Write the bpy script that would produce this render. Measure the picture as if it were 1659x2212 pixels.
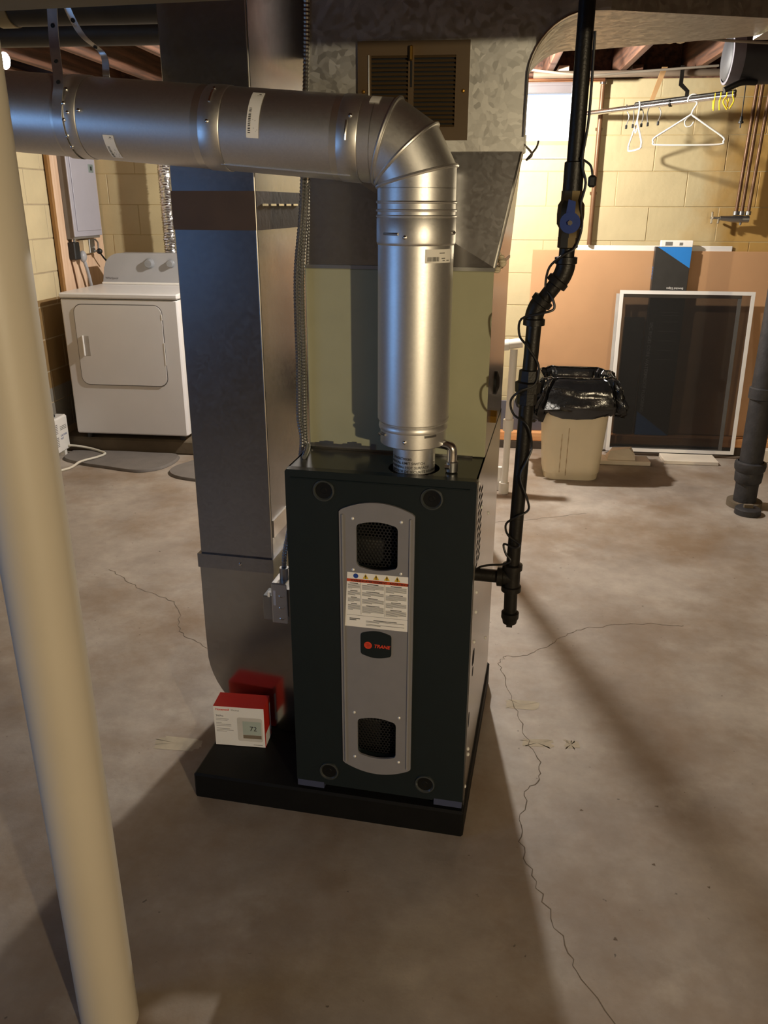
import bpy, math, random
from mathutils import Vector, Matrix, noise
from mathutils.geometry import tessellate_polygon

for o in list(bpy.data.objects):
    bpy.data.objects.remove(o)
scene = bpy.context.scene
COL = scene.collection
random.seed(7)

# ------------------------------------------------------------------ camera
IMG_W, FPX = 1659, 1760.0
CAM_Z = 1.56
PITCH, ROLL, YAW = math.radians(20.7), math.radians(0.22), math.radians(6.45)
cam_data = bpy.data.cameras.new('camera')
cam_data.sensor_fit = 'HORIZONTAL'
cam_data.sensor_width = 36.0
cam_data.lens = 36.0 * FPX / IMG_W
cam_data.clip_start = 0.02
cam = bpy.data.objects.new('camera', cam_data)
COL.objects.link(cam)
_f = Vector((-math.sin(YAW) * math.cos(PITCH), math.cos(YAW) * math.cos(PITCH), -math.sin(PITCH)))
_r = Vector((math.cos(YAW), math.sin(YAW), 0))
_u = _r.cross(_f)
_r2 = _r * math.cos(ROLL) + _u * math.sin(ROLL)
_u2 = -_r * math.sin(ROLL) + _u * math.cos(ROLL)
_m = Matrix(((_r2.x, _u2.x, -_f.x, 0), (_r2.y, _u2.y, -_f.y, 0), (_r2.z, _u2.z, -_f.z, 0), (0, 0, 0, 1)))
_m.translation = (0, 0, CAM_Z)
cam.matrix_world = _m
scene.camera = cam

# ------------------------------------------------------------------ world, exposure
world = bpy.data.worlds.new('overcast_sky')
scene.world = world
world.use_nodes = True
world.node_tree.nodes['Background'].inputs[0].default_value = (0.62, 0.76, 1.0, 1)
world.node_tree.nodes['Background'].inputs[1].default_value = 1.0
vs = scene.view_settings
vs.view_transform = 'Standard'
vs.look = 'None'
vs.gamma = 1.0
vs.use_curve_mapping = False
vs.exposure = 0.0

# lamps of the basement: position, watts, colour (built as bulbs further down)
LAMPS = [
    ((-0.20, 4.60, 2.13), 225.0, (1.0, 0.95, 0.88), 'bare bulb in a porcelain holder behind the furnace plenum'),
    ((1.64, -1.61, 1.60), 215.0, (1.0, 0.83, 0.55), 'bare bulb on a tall black stand behind the camera'),
    ((-2.243, 4.06, 2.178), 4.0, (1.0, 0.90, 0.78), 'small bright bulb on the ceiling at the far left'),
]
WINDOW_GLOW = 4.5
DAY_COLOUR = (0.22, 0.48, 1.0)

# ------------------------------------------------------------------ frames: W = room walls, F = furnace (turned a little)
FROT = math.radians(-5.42)


def f2w(p):
    c, s = math.cos(FROT), math.sin(FROT)
    return Vector((p[0] * c - p[1] * s, p[0] * s + p[1] * c, p[2] if len(p) > 2 else 0))


def w2f(p):
    c, s = math.cos(-FROT), math.sin(-FROT)
    return Vector((p[0] * c - p[1] * s, p[0] * s + p[1] * c, p[2] if len(p) > 2 else 0))


ORIG = {}


# ------------------------------------------------------------------ mesh builder
class MB:
    def __init__(self):
        self.v = []
        self.f = []

    def add(self, vs_, fs_):
        n = len(self.v)
        self.v += [Vector(p) for p in vs_]
        self.f += [tuple(i + n for i in q) for q in fs_]
        return self

    def box(self, a, b):
        x0, y0, z0 = (min(a[i], b[i]) for i in range(3))
        x1, y1, z1 = (max(a[i], b[i]) for i in range(3))
        return self.add([(x0, y0, z0), (x1, y0, z0), (x1, y1, z0), (x0, y1, z0), (x0, y0, z1), (x1, y0, z1), (x1, y1, z1), (x0, y1, z1)],
                        [(0, 3, 2, 1), (4, 5, 6, 7), (0, 1, 5, 4), (1, 2, 6, 5), (2, 3, 7, 6), (3, 0, 4, 7)])

    def bbox(self, a, b, c=0.003):
        """box with chamfered edges"""
        lo = Vector([min(a[i], b[i]) for i in range(3)])
        hi = Vector([max(a[i], b[i]) for i in range(3)])
        c = min(c, min(hi - lo) * 0.45)
        import itertools
        vs_ = []
        idx = {}
        for sx, sy, sz in itertools.product((0, 1), repeat=3):
            s = (sx, sy, sz)
            for ax in range(3):
                p = []
                for k in range(3):
                    base = hi[k] if s[k] else lo[k]
                    p.append(base if k == ax else base + (-c if s[k] else c))
                idx[(s, ax)] = len(vs_)
                vs_.append(p)
        fs_ = []
        for ax in range(3):
            o1, o2 = (ax + 1) % 3, (ax + 2) % 3
            for s in (0, 1):
                q = []
                for (u, w) in ((0, 0), (1, 0), (1, 1), (0, 1)):
                    k = [0, 0, 0]
                    k[ax], k[o1], k[o2] = s, u, w
                    q.append(idx[(tuple(k), ax)])
                fs_.append(tuple(q if s else q[::-1]))
        for ax in range(3):       # edges running along ax
            o1, o2 = (ax + 1) % 3, (ax + 2) % 3
            for u, w in itertools.product((0, 1), repeat=2):
                k0, k1 = [0, 0, 0], [0, 0, 0]
                k0[o1] = k1[o1] = u
                k0[o2] = k1[o2] = w
                k0[ax], k1[ax] = 0, 1
                q = [idx[(tuple(k0), o1)], idx[(tuple(k1), o1)], idx[(tuple(k1), o2)], idx[(tuple(k0), o2)]]
                fs_.append(tuple(q if (u != w) else q[::-1]))
        for s in itertools.product((0, 1), repeat=3):
            q = [idx[(s, 0)], idx[(s, 1)], idx[(s, 2)]]
            fs_.append(tuple(q if sum(s) % 2 else q[::-1]))
        return self.add(vs_, fs_)

    def loft(self, rings, caps=True, closed=True):
        n = len(rings[0])
        base = len(self.v)
        for r in rings:
            self.v += [Vector(p) for p in r]
        for i in range(len(rings) - 1):
            for j in range(n if closed else n - 1):
                a = base + i * n + j
                b = base + i * n + (j + 1) % n
                self.f.append((a, b, b + n, a + n))
        if caps:
            self.f.append(tuple(base + j for j in range(n))[::-1])
            self.f.append(tuple(base + (len(rings) - 1) * n + j for j in range(n)))
        return self

    def cyl(self, p0, p1, r0, r1=None, seg=24, caps=True):
        r1 = r0 if r1 is None else r1
        p0, p1 = Vector(p0), Vector(p1)
        d = (p1 - p0).normalized()
        a = d.orthogonal().normalized()
        b = d.cross(a)
        rings = []
        for p, r in ((p0, r0), (p1, r1)):
            rings.append([p + (a * math.cos(t) + b * math.sin(t)) * r for t in (2 * math.pi * k / seg for k in range(seg))])
        return self.loft(rings, caps)

    def lathe(self, prof, c, axis=(0, 0, 1), seg=32, caps=False):
        """prof: list of (radius, along)"""
        d = Vector(axis).normalized()
        a = d.orthogonal().normalized()
        b = d.cross(a)
        c = Vector(c)
        rings = []
        for r, h in prof:
            rings.append([c + d * h + (a * math.cos(t) + b * math.sin(t)) * max(r, 1e-5) for t in (2 * math.pi * k / seg for k in range(seg))])
        return self.loft(rings, caps)

    def tube(self, path, r, seg=10, caps=True, closed=False):
        P = [Vector(p) for p in path]
        n = len(P)
        rings = []
        up = None
        for i in range(n):
            if closed:
                t = (P[(i + 1) % n] - P[i - 1]).normalized()
            else:
                t = (P[min(i + 1, n - 1)] - P[max(i - 1, 0)]).normalized()
            if up is None:
                a = t.orthogonal().normalized()
            else:
                a = (up - t * up.dot(t))
                a = a.normalized() if a.length > 1e-6 else t.orthogonal().normalized()
            up = a
            b = t.cross(a)
            rr = r[i] if isinstance(r, (list, tuple)) else r
            rings.append([P[i] + (a * math.cos(q) + b * math.sin(q)) * rr for q in (2 * math.pi * k / seg for k in range(seg))])
        if closed:
            rings.append(rings[0])
            caps = False
        return self.loft(rings, caps)

    def prism(self, outer, n, d0, d1, o=(0, 0, 0), ux=(1, 0, 0), uy=(0, 0, 1), holes=()):
        """outline (2d) in the ux/uy plane, extruded along n from d0 to d1, with holes"""
        o, ux, uy, n = Vector(o), Vector(ux), Vector(uy), Vector(n)
        loops = [list(outer)] + [list(h) for h in holes]
        flat = [p for L in loops for p in L]
        tris = tessellate_polygon([[Vector((p[0], p[1], 0)) for p in L] for L in loops])
        N = len(flat)
        base = len(self.v)
        for d in (d0, d1):
            self.v += [o + ux * p[0] + uy * p[1] + n * d for p in flat]
        for t in tris:
            self.f.append(tuple(base + i for i in t))
            self.f.append(tuple(base + N + i for i in reversed(t)))
        k = 0
        for L in loops:
            m = len(L)
            for i in range(m):
                a, b = base + k + i, base + k + (i + 1) % m
                self.f.append((a, b, b + N, a + N))
            k += m
        return self

    def sphere(self, c, r, seg=16, rings=10, sx=1, sy=1, sz=1):
        c = Vector(c)
        R = []
        for i in range(rings + 1):
            t = math.pi * i / rings
            R.append([c + Vector((r * sx * math.sin(t) * math.cos(2 * math.pi * j / seg), r * sy * math.sin(t) * math.sin(2 * math.pi * j / seg), -r * sz * math.cos(t))) for j in range(seg)])
        return self.loft(R, False)

    def mesh(self, name, m, o=(0, 0, 0), smooth=35):
        me = bpy.data.meshes.new(name)
        o = Vector(o)
        me.from_pydata([tuple(p - o) for p in self.v], [], self.f)
        import bmesh
        bm = bmesh.new()
        bm.from_mesh(me)
        bmesh.ops.remove_doubles(bm, verts=bm.verts, dist=1e-6)
        bmesh.ops.recalc_face_normals(bm, faces=bm.faces)
        bm.to_mesh(me)
        bm.free()
        if smooth:
            me.shade_smooth()
            me.set_sharp_from_angle(angle=math.radians(smooth))
        if m:
            me.materials.append(m)
        return me


def props(o, label=None, cat=None, group=None, kind=None):
    if label:
        o['label'] = label
    if cat:
        o['category'] = cat
    if group:
        o['group'] = group
    if kind:
        o['kind'] = kind
    return o


def place(o, origin, frame, rz=0.0):
    if frame == 'F':
        o.location = f2w(origin)
        o.rotation_euler = (0, 0, FROT)
    else:
        o.location = Vector(origin)
        o.rotation_euler = (0, 0, rz)
    ORIG[o.name] = Vector(origin)


def thing(name, label, cat, origin, frame='W', group=None, kind=None, rz=0.0):
    o = bpy.data.objects.new(name, None)
    o.empty_display_size = 0.05
    COL.objects.link(o)
    place(o, origin, frame, rz)
    return props(o, label, cat, group, kind)


def part(mb, name, m, parent, smooth=35, label=None, kind=None):
    org = ORIG[parent.name]
    o = bpy.data.objects.new(name, mb.mesh(name, m, org, smooth))
    COL.objects.link(o)
    o.parent = parent
    ORIG[o.name] = org
    return props(o, label, None, None, kind)


def solo(mb, name, m, label, cat, origin, frame='W', group=None, kind=None, smooth=35, rz=0.0):
    o = bpy.data.objects.new(name, mb.mesh(name, m, origin, smooth))
    COL.objects.link(o)
    place(o, origin, frame, rz)
    return props(o, label, cat, group, kind)


def linked(src_mesh, name, parent, off):
    """a further piece sharing mesh data, moved by off in its parent"""
    o = bpy.data.objects.new(name, src_mesh)
    COL.objects.link(o)
    o.parent = parent
    o.location = off
    return o


def arc(cx, cy, r, a0, a1, n=8, ry=None):
    ry = r if ry is None else ry
    return [(cx + r * math.cos(math.radians(a0 + (a1 - a0) * k / n)), cy + ry * math.sin(math.radians(a0 + (a1 - a0) * k / n))) for k in range(n + 1)]


def rrect(x0, y0, x1, y1, r, n=5):
    return arc(x1 - r, y0 + r, r, -90, 0, n) + arc(x1 - r, y1 - r, r, 0, 90, n) + arc(x0 + r, y1 - r, r, 90, 180, n) + arc(x0 + r, y0 + r, r, 180, 270, n)


def circ(cx, cy, r, n=24):
    return [(cx + r * math.cos(2 * math.pi * k / n), cy + r * math.sin(2 * math.pi * k / n)) for k in range(n)]


def smooth_path(pts, sub=6):
    P = [Vector(p) for p in pts]
    out = []
    for i in range(len(P) - 1):
        p0, p1, p2, p3 = P[max(i - 1, 0)], P[i], P[i + 1], P[min(i + 2, len(P) - 1)]
        for k in range(sub):
            t = k / sub
            out.append(0.5 * ((2 * p1) + (p2 - p0) * t + (2 * p0 - 5 * p1 + 4 * p2 - p3) * t * t + (3 * p1 - p0 - 3 * p2 + p3) * t * t * t))
    out.append(P[-1])
    return out


def text2d(s, size, align='LEFT', shear=0.0, bold=0.0):
    """lettering as flat faces: list of 2d verts and faces"""
    cu = bpy.data.curves.new('lettering', 'FONT')
    cu.body = s
    cu.size = size
    cu.align_x = align
    cu.shear = shear
    cu.offset = bold
    cu.resolution_u = 2
    o = bpy.data.objects.new('lettering_tmp', cu)
    COL.objects.link(o)
    bpy.context.view_layer.update()
    me = bpy.data.meshes.new_from_object(o.evaluated_get(bpy.context.evaluated_depsgraph_get()))
    v = [(p.co.x, p.co.y) for p in me.vertices]
    f = [tuple(q.vertices) for q in me.polygons]
    bpy.data.objects.remove(o)
    bpy.data.curves.remove(cu)
    bpy.data.meshes.remove(me)
    return v, f


def letters(mb, s, size, o, ux, uy, align='LEFT', shear=0.0, bold=0.0):
    v, f = text2d(s, size, align, shear, bold)
    o, ux, uy = Vector(o), Vector(ux), Vector(uy)
    return mb.add([o + ux * p[0] + uy * p[1] for p in v], f)


# ------------------------------------------------------------------ materials
MATS = {}


def mat(name, col, rough=0.5, metal=0.0, var=0.12, scale=8.0, bump=0.0, bscale=60.0, rvar=0.0, spec=0.5, coat=0.0, detail=4.0, emit=None, estr=0.0, alpha=1.0):
    if name in MATS:
        return MATS[name]
    m = bpy.data.materials.new(name)
    m.use_nodes = True
    nt = m.node_tree
    N, L = nt.nodes, nt.links
    b = N['Principled BSDF']
    tc = N.new('ShaderNodeTexCoord')
    nz = N.new('ShaderNodeTexNoise')
    nz.inputs['Scale'].default_value = scale
    nz.inputs['Detail'].default_value = detail
    L.new(tc.outputs['Object'], nz.inputs['Vector'])
    rp = N.new('ShaderNodeValToRGB')
    rp.color_ramp.elements[0].position = 0.3
    rp.color_ramp.elements[1].position = 0.7
    rp.color_ramp.elements[0].color = (*[max(0, c * (1 - var)) for c in col], 1)
    rp.color_ramp.elements[1].color = (*[min(1, c * (1 + var)) for c in col], 1)
    L.new(nz.outputs['Fac'], rp.inputs['Fac'])
    L.new(rp.outputs['Color'], b.inputs['Base Color'])
    b.inputs['Metallic'].default_value = metal
    b.inputs['Roughness'].default_value = rough
    b.inputs['Specular IOR Level'].default_value = spec
    b.inputs['Coat Weight'].default_value = coat
    b.inputs['Alpha'].default_value = alpha
    if rvar:
        mr = N.new('ShaderNodeMapRange')
        mr.inputs['To Min'].default_value = max(0.02, rough - rvar)
        mr.inputs['To Max'].default_value = min(1, rough + rvar)
        L.new(nz.outputs['Fac'], mr.inputs['Value'])
        L.new(mr.outputs['Result'], b.inputs['Roughness'])
    if bump:
        n2 = N.new('ShaderNodeTexNoise')
        n2.inputs['Scale'].default_value = bscale
        n2.inputs['Detail'].default_value = 5
        L.new(tc.outputs['Object'], n2.inputs['Vector'])
        bp = N.new('ShaderNodeBump')
        bp.inputs['Strength'].default_value = bump
        bp.inputs['Distance'].default_value = 0.004
        L.new(n2.outputs['Fac'], bp.inputs['Height'])
        L.new(bp.outputs['Normal'], b.inputs['Normal'])
    if emit:
        b.inputs['Emission Color'].default_value = (*emit, 1)
        b.inputs['Emission Strength'].default_value = estr
    MATS[name] = m
    return m


def srgb(r, g, b):
    def c(u):
        u /= 255.0
        return u / 12.92 if u <= 0.04045 else ((u + 0.055) / 1.055) ** 2.4
    return (c(r), c(g), c(b))


def galv(name, col, rough, spangle=0.14, scale=26.0, wav=0.0):
    """zinc coated sheet with its crystal spangle"""
    m = bpy.data.materials.new(name)
    m.use_nodes = True
    nt = m.node_tree
    N, L = nt.nodes, nt.links
    b = N['Principled BSDF']
    tc = N.new('ShaderNodeTexCoord')
    nz = N.new('ShaderNodeTexNoise')
    nz.inputs['Scale'].default_value = 12
    L.new(tc.outputs['Object'], nz.inputs['Vector'])
    mx = N.new('ShaderNodeMix')
    mx.data_type = 'VECTOR'
    mx.inputs[0].default_value = 0.06
    L.new(tc.outputs['Object'], mx.inputs[4])
    L.new(nz.outputs['Color'], mx.inputs[5])
    vo = N.new('ShaderNodeTexVoronoi')
    vo.inputs['Scale'].default_value = scale
    L.new(mx.outputs[1], vo.inputs['Vector'])
    sp = N.new('ShaderNodeSeparateColor')
    L.new(vo.outputs['Color'], sp.inputs['Color'])
    rp = N.new('ShaderNodeValToRGB')
    rp.color_ramp.elements[0].color = (*[c * (1 - spangle) for c in col], 1)
    rp.color_ramp.elements[1].color = (*[min(1, c * (1 + spangle)) for c in col], 1)
    L.new(sp.outputs[0], rp.inputs['Fac'])
    L.new(rp.outputs['Color'], b.inputs['Base Color'])
    b.inputs['Metallic'].default_value = 1.0
    mr = N.new('ShaderNodeMapRange')
    mr.inputs['To Min'].default_value = rough * (1 - spangle * 1.6)
    mr.inputs['To Max'].default_value = rough * (1 + spangle * 1.6)
    L.new(sp.outputs[1], mr.inputs['Value'])
    L.new(mr.outputs['Result'], b.inputs['Roughness'])
    n2 = N.new('ShaderNodeTexNoise')
    n2.inputs['Scale'].default_value = 3.2
    n2.inputs['Detail'].default_value = 2
    L.new(tc.outputs['Object'], n2.inputs['Vector'])
    bp = N.new('ShaderNodeBump')
    bp.inputs['Strength'].default_value = wav
    bp.inputs['Distance'].default_value = 0.02
    L.new(n2.outputs['Fac'], bp.inputs['Height'])
    L.new(bp.outputs['Normal'], b.inputs['Normal'])
    MATS[name] = m
    return m


def concrete():
    m = bpy.data.materials.new('concrete_floor')
    m.use_nodes = True
    nt = m.node_tree
    N, L = nt.nodes, nt.links
    b = N['Principled BSDF']
    tc = N.new('ShaderNodeTexCoord')

    def noise(s, d=5, rough=0.55, off=0):
        mp = N.new('ShaderNodeMapping')
        mp.inputs['Location'].default_value = (off, off * 1.7, 0)
        L.new(tc.outputs['Object'], mp.inputs['Vector'])
        n = N.new('ShaderNodeTexNoise')
        n.inputs['Scale'].default_value = s
        n.inputs['Detail'].default_value = d
        n.inputs['Roughness'].default_value = rough
        L.new(mp.outputs['Vector'], n.inputs['Vector'])
        return n

    def ramp(n, p0, p1, c0, c1):
        r = N.new('ShaderNodeValToRGB')
        r.color_ramp.elements[0].position = p0
        r.color_ramp.elements[1].position = p1
        r.color_ramp.elements[0].color = (*c0, 1)
        r.color_ramp.elements[1].color = (*c1, 1)
        L.new(n.outputs['Fac'], r.inputs['Fac'])
        return r

    def mixc(a, bb, fac_node=None, fac=0.5, mode='MIX'):
        x = N.new('ShaderNodeMix')
        x.data_type = 'RGBA'
        x.blend_type = mode
        x.inputs[0].default_value = fac
        if fac_node is not None:
            L.new(fac_node, x.inputs[0])
        L.new(a, x.inputs[6])
        if isinstance(bb, tuple):
            x.inputs[7].default_value = (*bb, 1)
        else:
            L.new(bb, x.inputs[7])
        return x.outputs[2]

    base = ramp(noise(1.3, 6), 0.32, 0.68, srgb(140, 128, 116), srgb(184, 174, 161))
    fine = ramp(noise(9, 8, 0.7, 3), 0.35, 0.7, (0.78, 0.77, 0.76), (1.08, 1.07, 1.05))
    c = mixc(base.outputs['Color'], fine.outputs['Color'], None, 0.8, 'MULTIPLY')
    brown = ramp(noise(1.7, 6, 0.65, 11), 0.44, 0.68, (0, 0, 0), (0.75, 0.75, 0.75))
    c = mixc(c, srgb(124, 100, 72), brown.outputs['Color'])
    pale = ramp(noise(3.4, 7, 0.62, 23), 0.60, 0.74, (0, 0, 0), (0.30, 0.30, 0.30))
    c = mixc(c, srgb(206, 198, 184), pale.outputs['Color'])
    specks = ramp(noise(46, 2, 0.5, 31), 0.73, 0.77, (0, 0, 0), (0.75, 0.75, 0.75))
    c = mixc(c, srgb(70, 60, 50), specks.outputs['Color'])
    L.new(c, b.inputs['Base Color'])
    rr = N.new('ShaderNodeMapRange')
    rr.inputs['To Min'].default_value = 0.42
    rr.inputs['To Max'].default_value = 0.75
    L.new(noise(5, 4, 0.6, 41).outputs['Fac'], rr.inputs['Value'])
    L.new(rr.outputs['Result'], b.inputs['Roughness'])
    bp = N.new('ShaderNodeBump')
    bp.inputs['Strength'].default_value = 0.25
    bp.inputs['Distance'].default_value = 0.004
    L.new(noise(26, 8, 0.7, 51).outputs['Fac'], bp.inputs['Height'])
    L.new(bp.outputs['Normal'], b.inputs['Normal'])
    MATS['concrete'] = m
    return m


def banded_block():
    """left wall paint: cream above, tan in the middle, grey at the foot (bounds are heights on the wall)"""
    m = mat('left_wall_paint', srgb(202, 186, 148), 0.6, 0, 0.08, 5, 0.35, 30)
    nt = m.node_tree
    N, L = nt.nodes, nt.links
    b = N['Principled BSDF']
    src = b.inputs['Base Color'].links[0].from_socket
    ge = N.new('ShaderNodeNewGeometry')
    sx = N.new('ShaderNodeSeparateXYZ')
    L.new(ge.outputs['Position'], sx.inputs[0])
    prev = src
    for z, c in ((0.985, srgb(134, 108, 70)), (0.43, srgb(128, 122, 112))):
        lt = N.new('ShaderNodeMath')
        lt.operation = 'LESS_THAN'
        lt.inputs[1].default_value = z
        L.new(sx.outputs['Z'], lt.inputs[0])
        x = N.new('ShaderNodeMix')
        x.data_type = 'RGBA'
        L.new(lt.outputs[0], x.inputs[0])
        L.new(prev, x.inputs[6])
        x.inputs[7].default_value = (*c, 1)
        prev = x.outputs[2]
    L.new(prev, b.inputs['Base Color'])
    return m


def screen_mat():
    m = bpy.data.materials.new('insect_screen_mesh')
    m.use_nodes = True
    nt = m.node_tree
    N, L = nt.nodes, nt.links
    b = N['Principled BSDF']
    b.inputs['Base Color'].default_value = (0.012, 0.011, 0.010, 1)
    b.inputs['Roughness'].default_value = 0.6
    tr = N.new('ShaderNodeBsdfTransparent')
    mx = N.new('ShaderNodeMixShader')
    tc = N.new('ShaderNodeTexCoord')
    nz = N.new('ShaderNodeTexNoise')
    nz.inputs['Scale'].default_value = 5
    L.new(tc.outputs['Object'], nz.inputs['Vector'])
    mr = N.new('ShaderNodeMapRange')
    mr.inputs['To Min'].default_value = 0.30
    mr.inputs['To Max'].default_value = 0.38
    L.new(nz.outputs['Fac'], mr.inputs['Value'])
    L.new(mr.outputs['Result'], mx.inputs[0])
    L.new(tr.outputs[0], mx.inputs[1])
    L.new(b.outputs[0], mx.inputs[2])
    L.new(mx.outputs[0], N['Material Output'].inputs['Surface'])
    MATS['screen'] = m
    return m


def wood(name, c0, c1, scale=3.0, axis=1, rough=0.75):
    m = mat(name, c0, rough, 0, 0.1, scale, 0.2, 40)
    nt = m.node_tree
    N, L = nt.nodes, nt.links
    b = N['Principled BSDF']
    tc = N.new('ShaderNodeTexCoord')
    mp = N.new('ShaderNodeMapping')
    s = [14.0, 14.0, 14.0]
    s[axis] = 0.8
    mp.inputs['Scale'].default_value = s
    L.new(tc.outputs['Object'], mp.inputs['Vector'])
    nz = N.new('ShaderNodeTexNoise')
    nz.inputs['Scale'].default_value = scale
    nz.inputs['Detail'].default_value = 6
    L.new(mp.outputs['Vector'], nz.inputs['Vector'])
    rp = N.new('ShaderNodeValToRGB')
    rp.color_ramp.elements[0].position = 0.35
    rp.color_ramp.elements[1].position = 0.68
    rp.color_ramp.elements[0].color = (*c0, 1)
    rp.color_ramp.elements[1].color = (*c1, 1)
    L.new(nz.outputs['Fac'], rp.inputs['Fac'])
    L.new(rp.outputs['Color'], b.inputs['Base Color'])
    return m


def glow(name, col, strength):
    m = bpy.data.materials.new(name)
    m.use_nodes = True
    N, L = m.node_tree.nodes, m.node_tree.links
    N.remove(N['Principled BSDF'])
    e = N.new('ShaderNodeEmission')
    e.inputs['Color'].default_value = (*col, 1)
    e.inputs['Strength'].default_value = strength
    L.new(e.outputs[0], N['Material Output'].inputs['Surface'])
    MATS[name] = m
    return m


def ochre_stain(m):
    """rusty water stain on the block paint round the wall faucet"""
    nt = m.node_tree
    N, L = nt.nodes, nt.links
    b = N['Principled BSDF']
    src = b.inputs['Base Color'].links[0].from_socket
    ge = N.new('ShaderNodeNewGeometry')
    nz = N.new('ShaderNodeTexNoise')
    nz.inputs['Scale'].default_value = 4.5
    nz.inputs['Detail'].default_value = 5
    L.new(ge.outputs['Position'], nz.inputs['Vector'])
    sx = N.new('ShaderNodeSeparateXYZ')
    L.new(ge.outputs['Position'], sx.inputs[0])
    ad = N.new('ShaderNodeMath')
    ad.operation = 'MULTIPLY_ADD'
    ad.inputs[1].default_value = 0.55
    L.new(nz.outputs['Fac'], ad.inputs[0])
    L.new(sx.outputs['X'], ad.inputs[2])
    rp = N.new('ShaderNodeMapRange')
    rp.inputs['From Min'].default_value = 1.52
    rp.inputs['From Max'].default_value = 1.86
    rp.inputs['To Max'].default_value = 0.75
    L.new(ad.outputs[0], rp.inputs['Value'])
    x = N.new('ShaderNodeMix')
    x.data_type = 'RGBA'
    L.new(rp.outputs['Result'], x.inputs[0])
    L.new(src, x.inputs[6])
    x.inputs[7].default_value = (*srgb(176, 128, 34), 1)
    L.new(x.outputs[2], b.inputs['Base Color'])
    return m


M_CONC = concrete()
M_BLOCK = mat('cream_block_paint', srgb(190, 174, 134), 0.55, 0, 0.07, 4, 0.35, 30)
ochre_stain(M_BLOCK)
M_MORTAR = mat('painted_mortar', srgb(180, 160, 116), 0.75, 0, 0.10, 6, 0.4, 50)
M_LBLOCK = banded_block()
M_LMORT = mat('grey_mortar', srgb(168, 152, 124), 0.85, 0, 0.15, 9, 0.5, 60)
M_SHELL = mat('darkened_wall_paint', srgb(84, 74, 60), 0.7, 0, 0.1, 3, 0.2, 30)  # unseen walls darkened so the ducts reflect less and bounce light drops
M_JOIST = wood('old_joist_wood', srgb(62, 40, 28), srgb(112, 74, 52), 3, 1)
M_PLANK = wood('subfloor_wood', srgb(84, 46, 32), srgb(134, 80, 56), 2.5, 0)
M_BEAM = mat('olive_beam_paint', srgb(104, 96, 72), 0.6, 0, 0.12, 5, 0.15, 30)
M_GALV = galv('galvanised_sheet', (0.40, 0.40, 0.41), 0.25, 0.05, 120, 0.06)
M_GALV2 = galv('spangled_plenum_sheet', (0.54, 0.53, 0.50), 0.44, 0.12, 90, 0.06)
M_FLUE = galv('vent_pipe_sheet', (0.78, 0.765, 0.73), 0.44, 0.025, 260, 0.0)
M_TRIM = mat('bright_trim_metal', (0.78, 0.77, 0.74), 0.2, 1.0, 0.05)
M_CHROME = mat('bright_metal', (0.8, 0.8, 0.8), 0.18, 1.0, 0.05)
M_STEEL = mat('dull_steel', (0.42, 0.42, 0.41), 0.38, 1.0, 0.1)
M_CHAR = mat('charcoal_enamel', srgb(21, 31, 33), 0.36, 0, 0.05, 30, 0.03, 400)
M_FSIDE = mat('furnace_side_metal', (0.60, 0.58, 0.54), 0.24, 1.0, 0.04, 6)
M_TOPC = mat('charcoal_reflection_top', srgb(56, 58, 52), 0.2, 0, 0.04, 30)  # charcoal lightened to imitate the coil case reflected in the top
M_LATCH = mat('dark_latch_ring', srgb(58, 62, 62), 0.22, 0, 0.05)
M_OLIVE = mat('olive_grey_enamel', srgb(172, 170, 140), 0.42, 0, 0.03, 20, 0.02, 300)
M_BLACK = mat('black_plastic', (0.004, 0.004, 0.0035), 0.6, 0, 0.2, 20, 0.08, 200, spec=0.25)
M_SCREW = mat('zinc_screw', (0.85, 0.84, 0.80), 0.35, 0.25, 0.05)
M_BAND = mat('bright_band_metal', (0.88, 0.86, 0.80), 0.36, 1.0, 0.05)
M_GRILLE = mat('black_grille', (0.005, 0.005, 0.005), 0.6, 0, 0.1)
M_HOLE = mat('hole_shade', (0.004, 0.004, 0.004), 0.8, 0, 0.1)  # flat black standing in for the shade inside holes and slots
M_BADGE = mat('silver_grey_enamel', srgb(132, 130, 132), 0.38, 0.0, 0.03, 30)
M_BADGE2 = mat('pale_silver_rail', srgb(144, 142, 142), 0.3, 0.1, 0.03, 30)
M_WHITE = mat('white_paper', srgb(247, 243, 234), 0.55, 0, 0.03)
M_TXT = mat('black_print', (0.02, 0.02, 0.02), 0.6, 0, 0.05)
M_GREYTXT = mat('grey_print', srgb(120, 118, 112), 0.6, 0, 0.05)
M_ORANGE = mat('orange_print', srgb(206, 74, 28), 0.55, 0, 0.04)
M_BLUEP = mat('blue_print', srgb(34, 70, 150), 0.55, 0, 0.04)
M_YELP = mat('yellow_print', srgb(226, 184, 40), 0.55, 0, 0.04)
M_RED = mat('red_print', srgb(226, 52, 34), 0.42, 0, 0.05)
M_LOGO = mat('orange_red_logo', srgb(220, 68, 40), 0.5, 0, 0.04)
M_REG = mat('brown_register_enamel', srgb(88, 70, 46), 0.4, 0.1, 0.05, 20)
M_BRASS = mat('worn_brass', srgb(170, 130, 60), 0.35, 0.9, 0.1)
M_COLUMN = mat('cream_column_paint', srgb(200, 190, 172), 0.45, 0, 0.03, 4, 0.05, 120)
M_ENAMEL = mat('white_enamel', srgb(226, 224, 222), 0.28, 0, 0.02, 5)
M_CONSOLE = mat('grey_console_plastic', srgb(166, 166, 168), 0.4, 0, 0.03, 8)
M_MAT = mat('grey_rubber_mat', srgb(112, 106, 100), 0.75, 0, 0.08, 14, 0.25, 120)
M_WPL = mat('white_plastic', srgb(232, 228, 220), 0.35, 0, 0.03)
M_PANEL = mat('grey_panel_enamel', srgb(170, 167, 176), 0.42, 0, 0.03)
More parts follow.
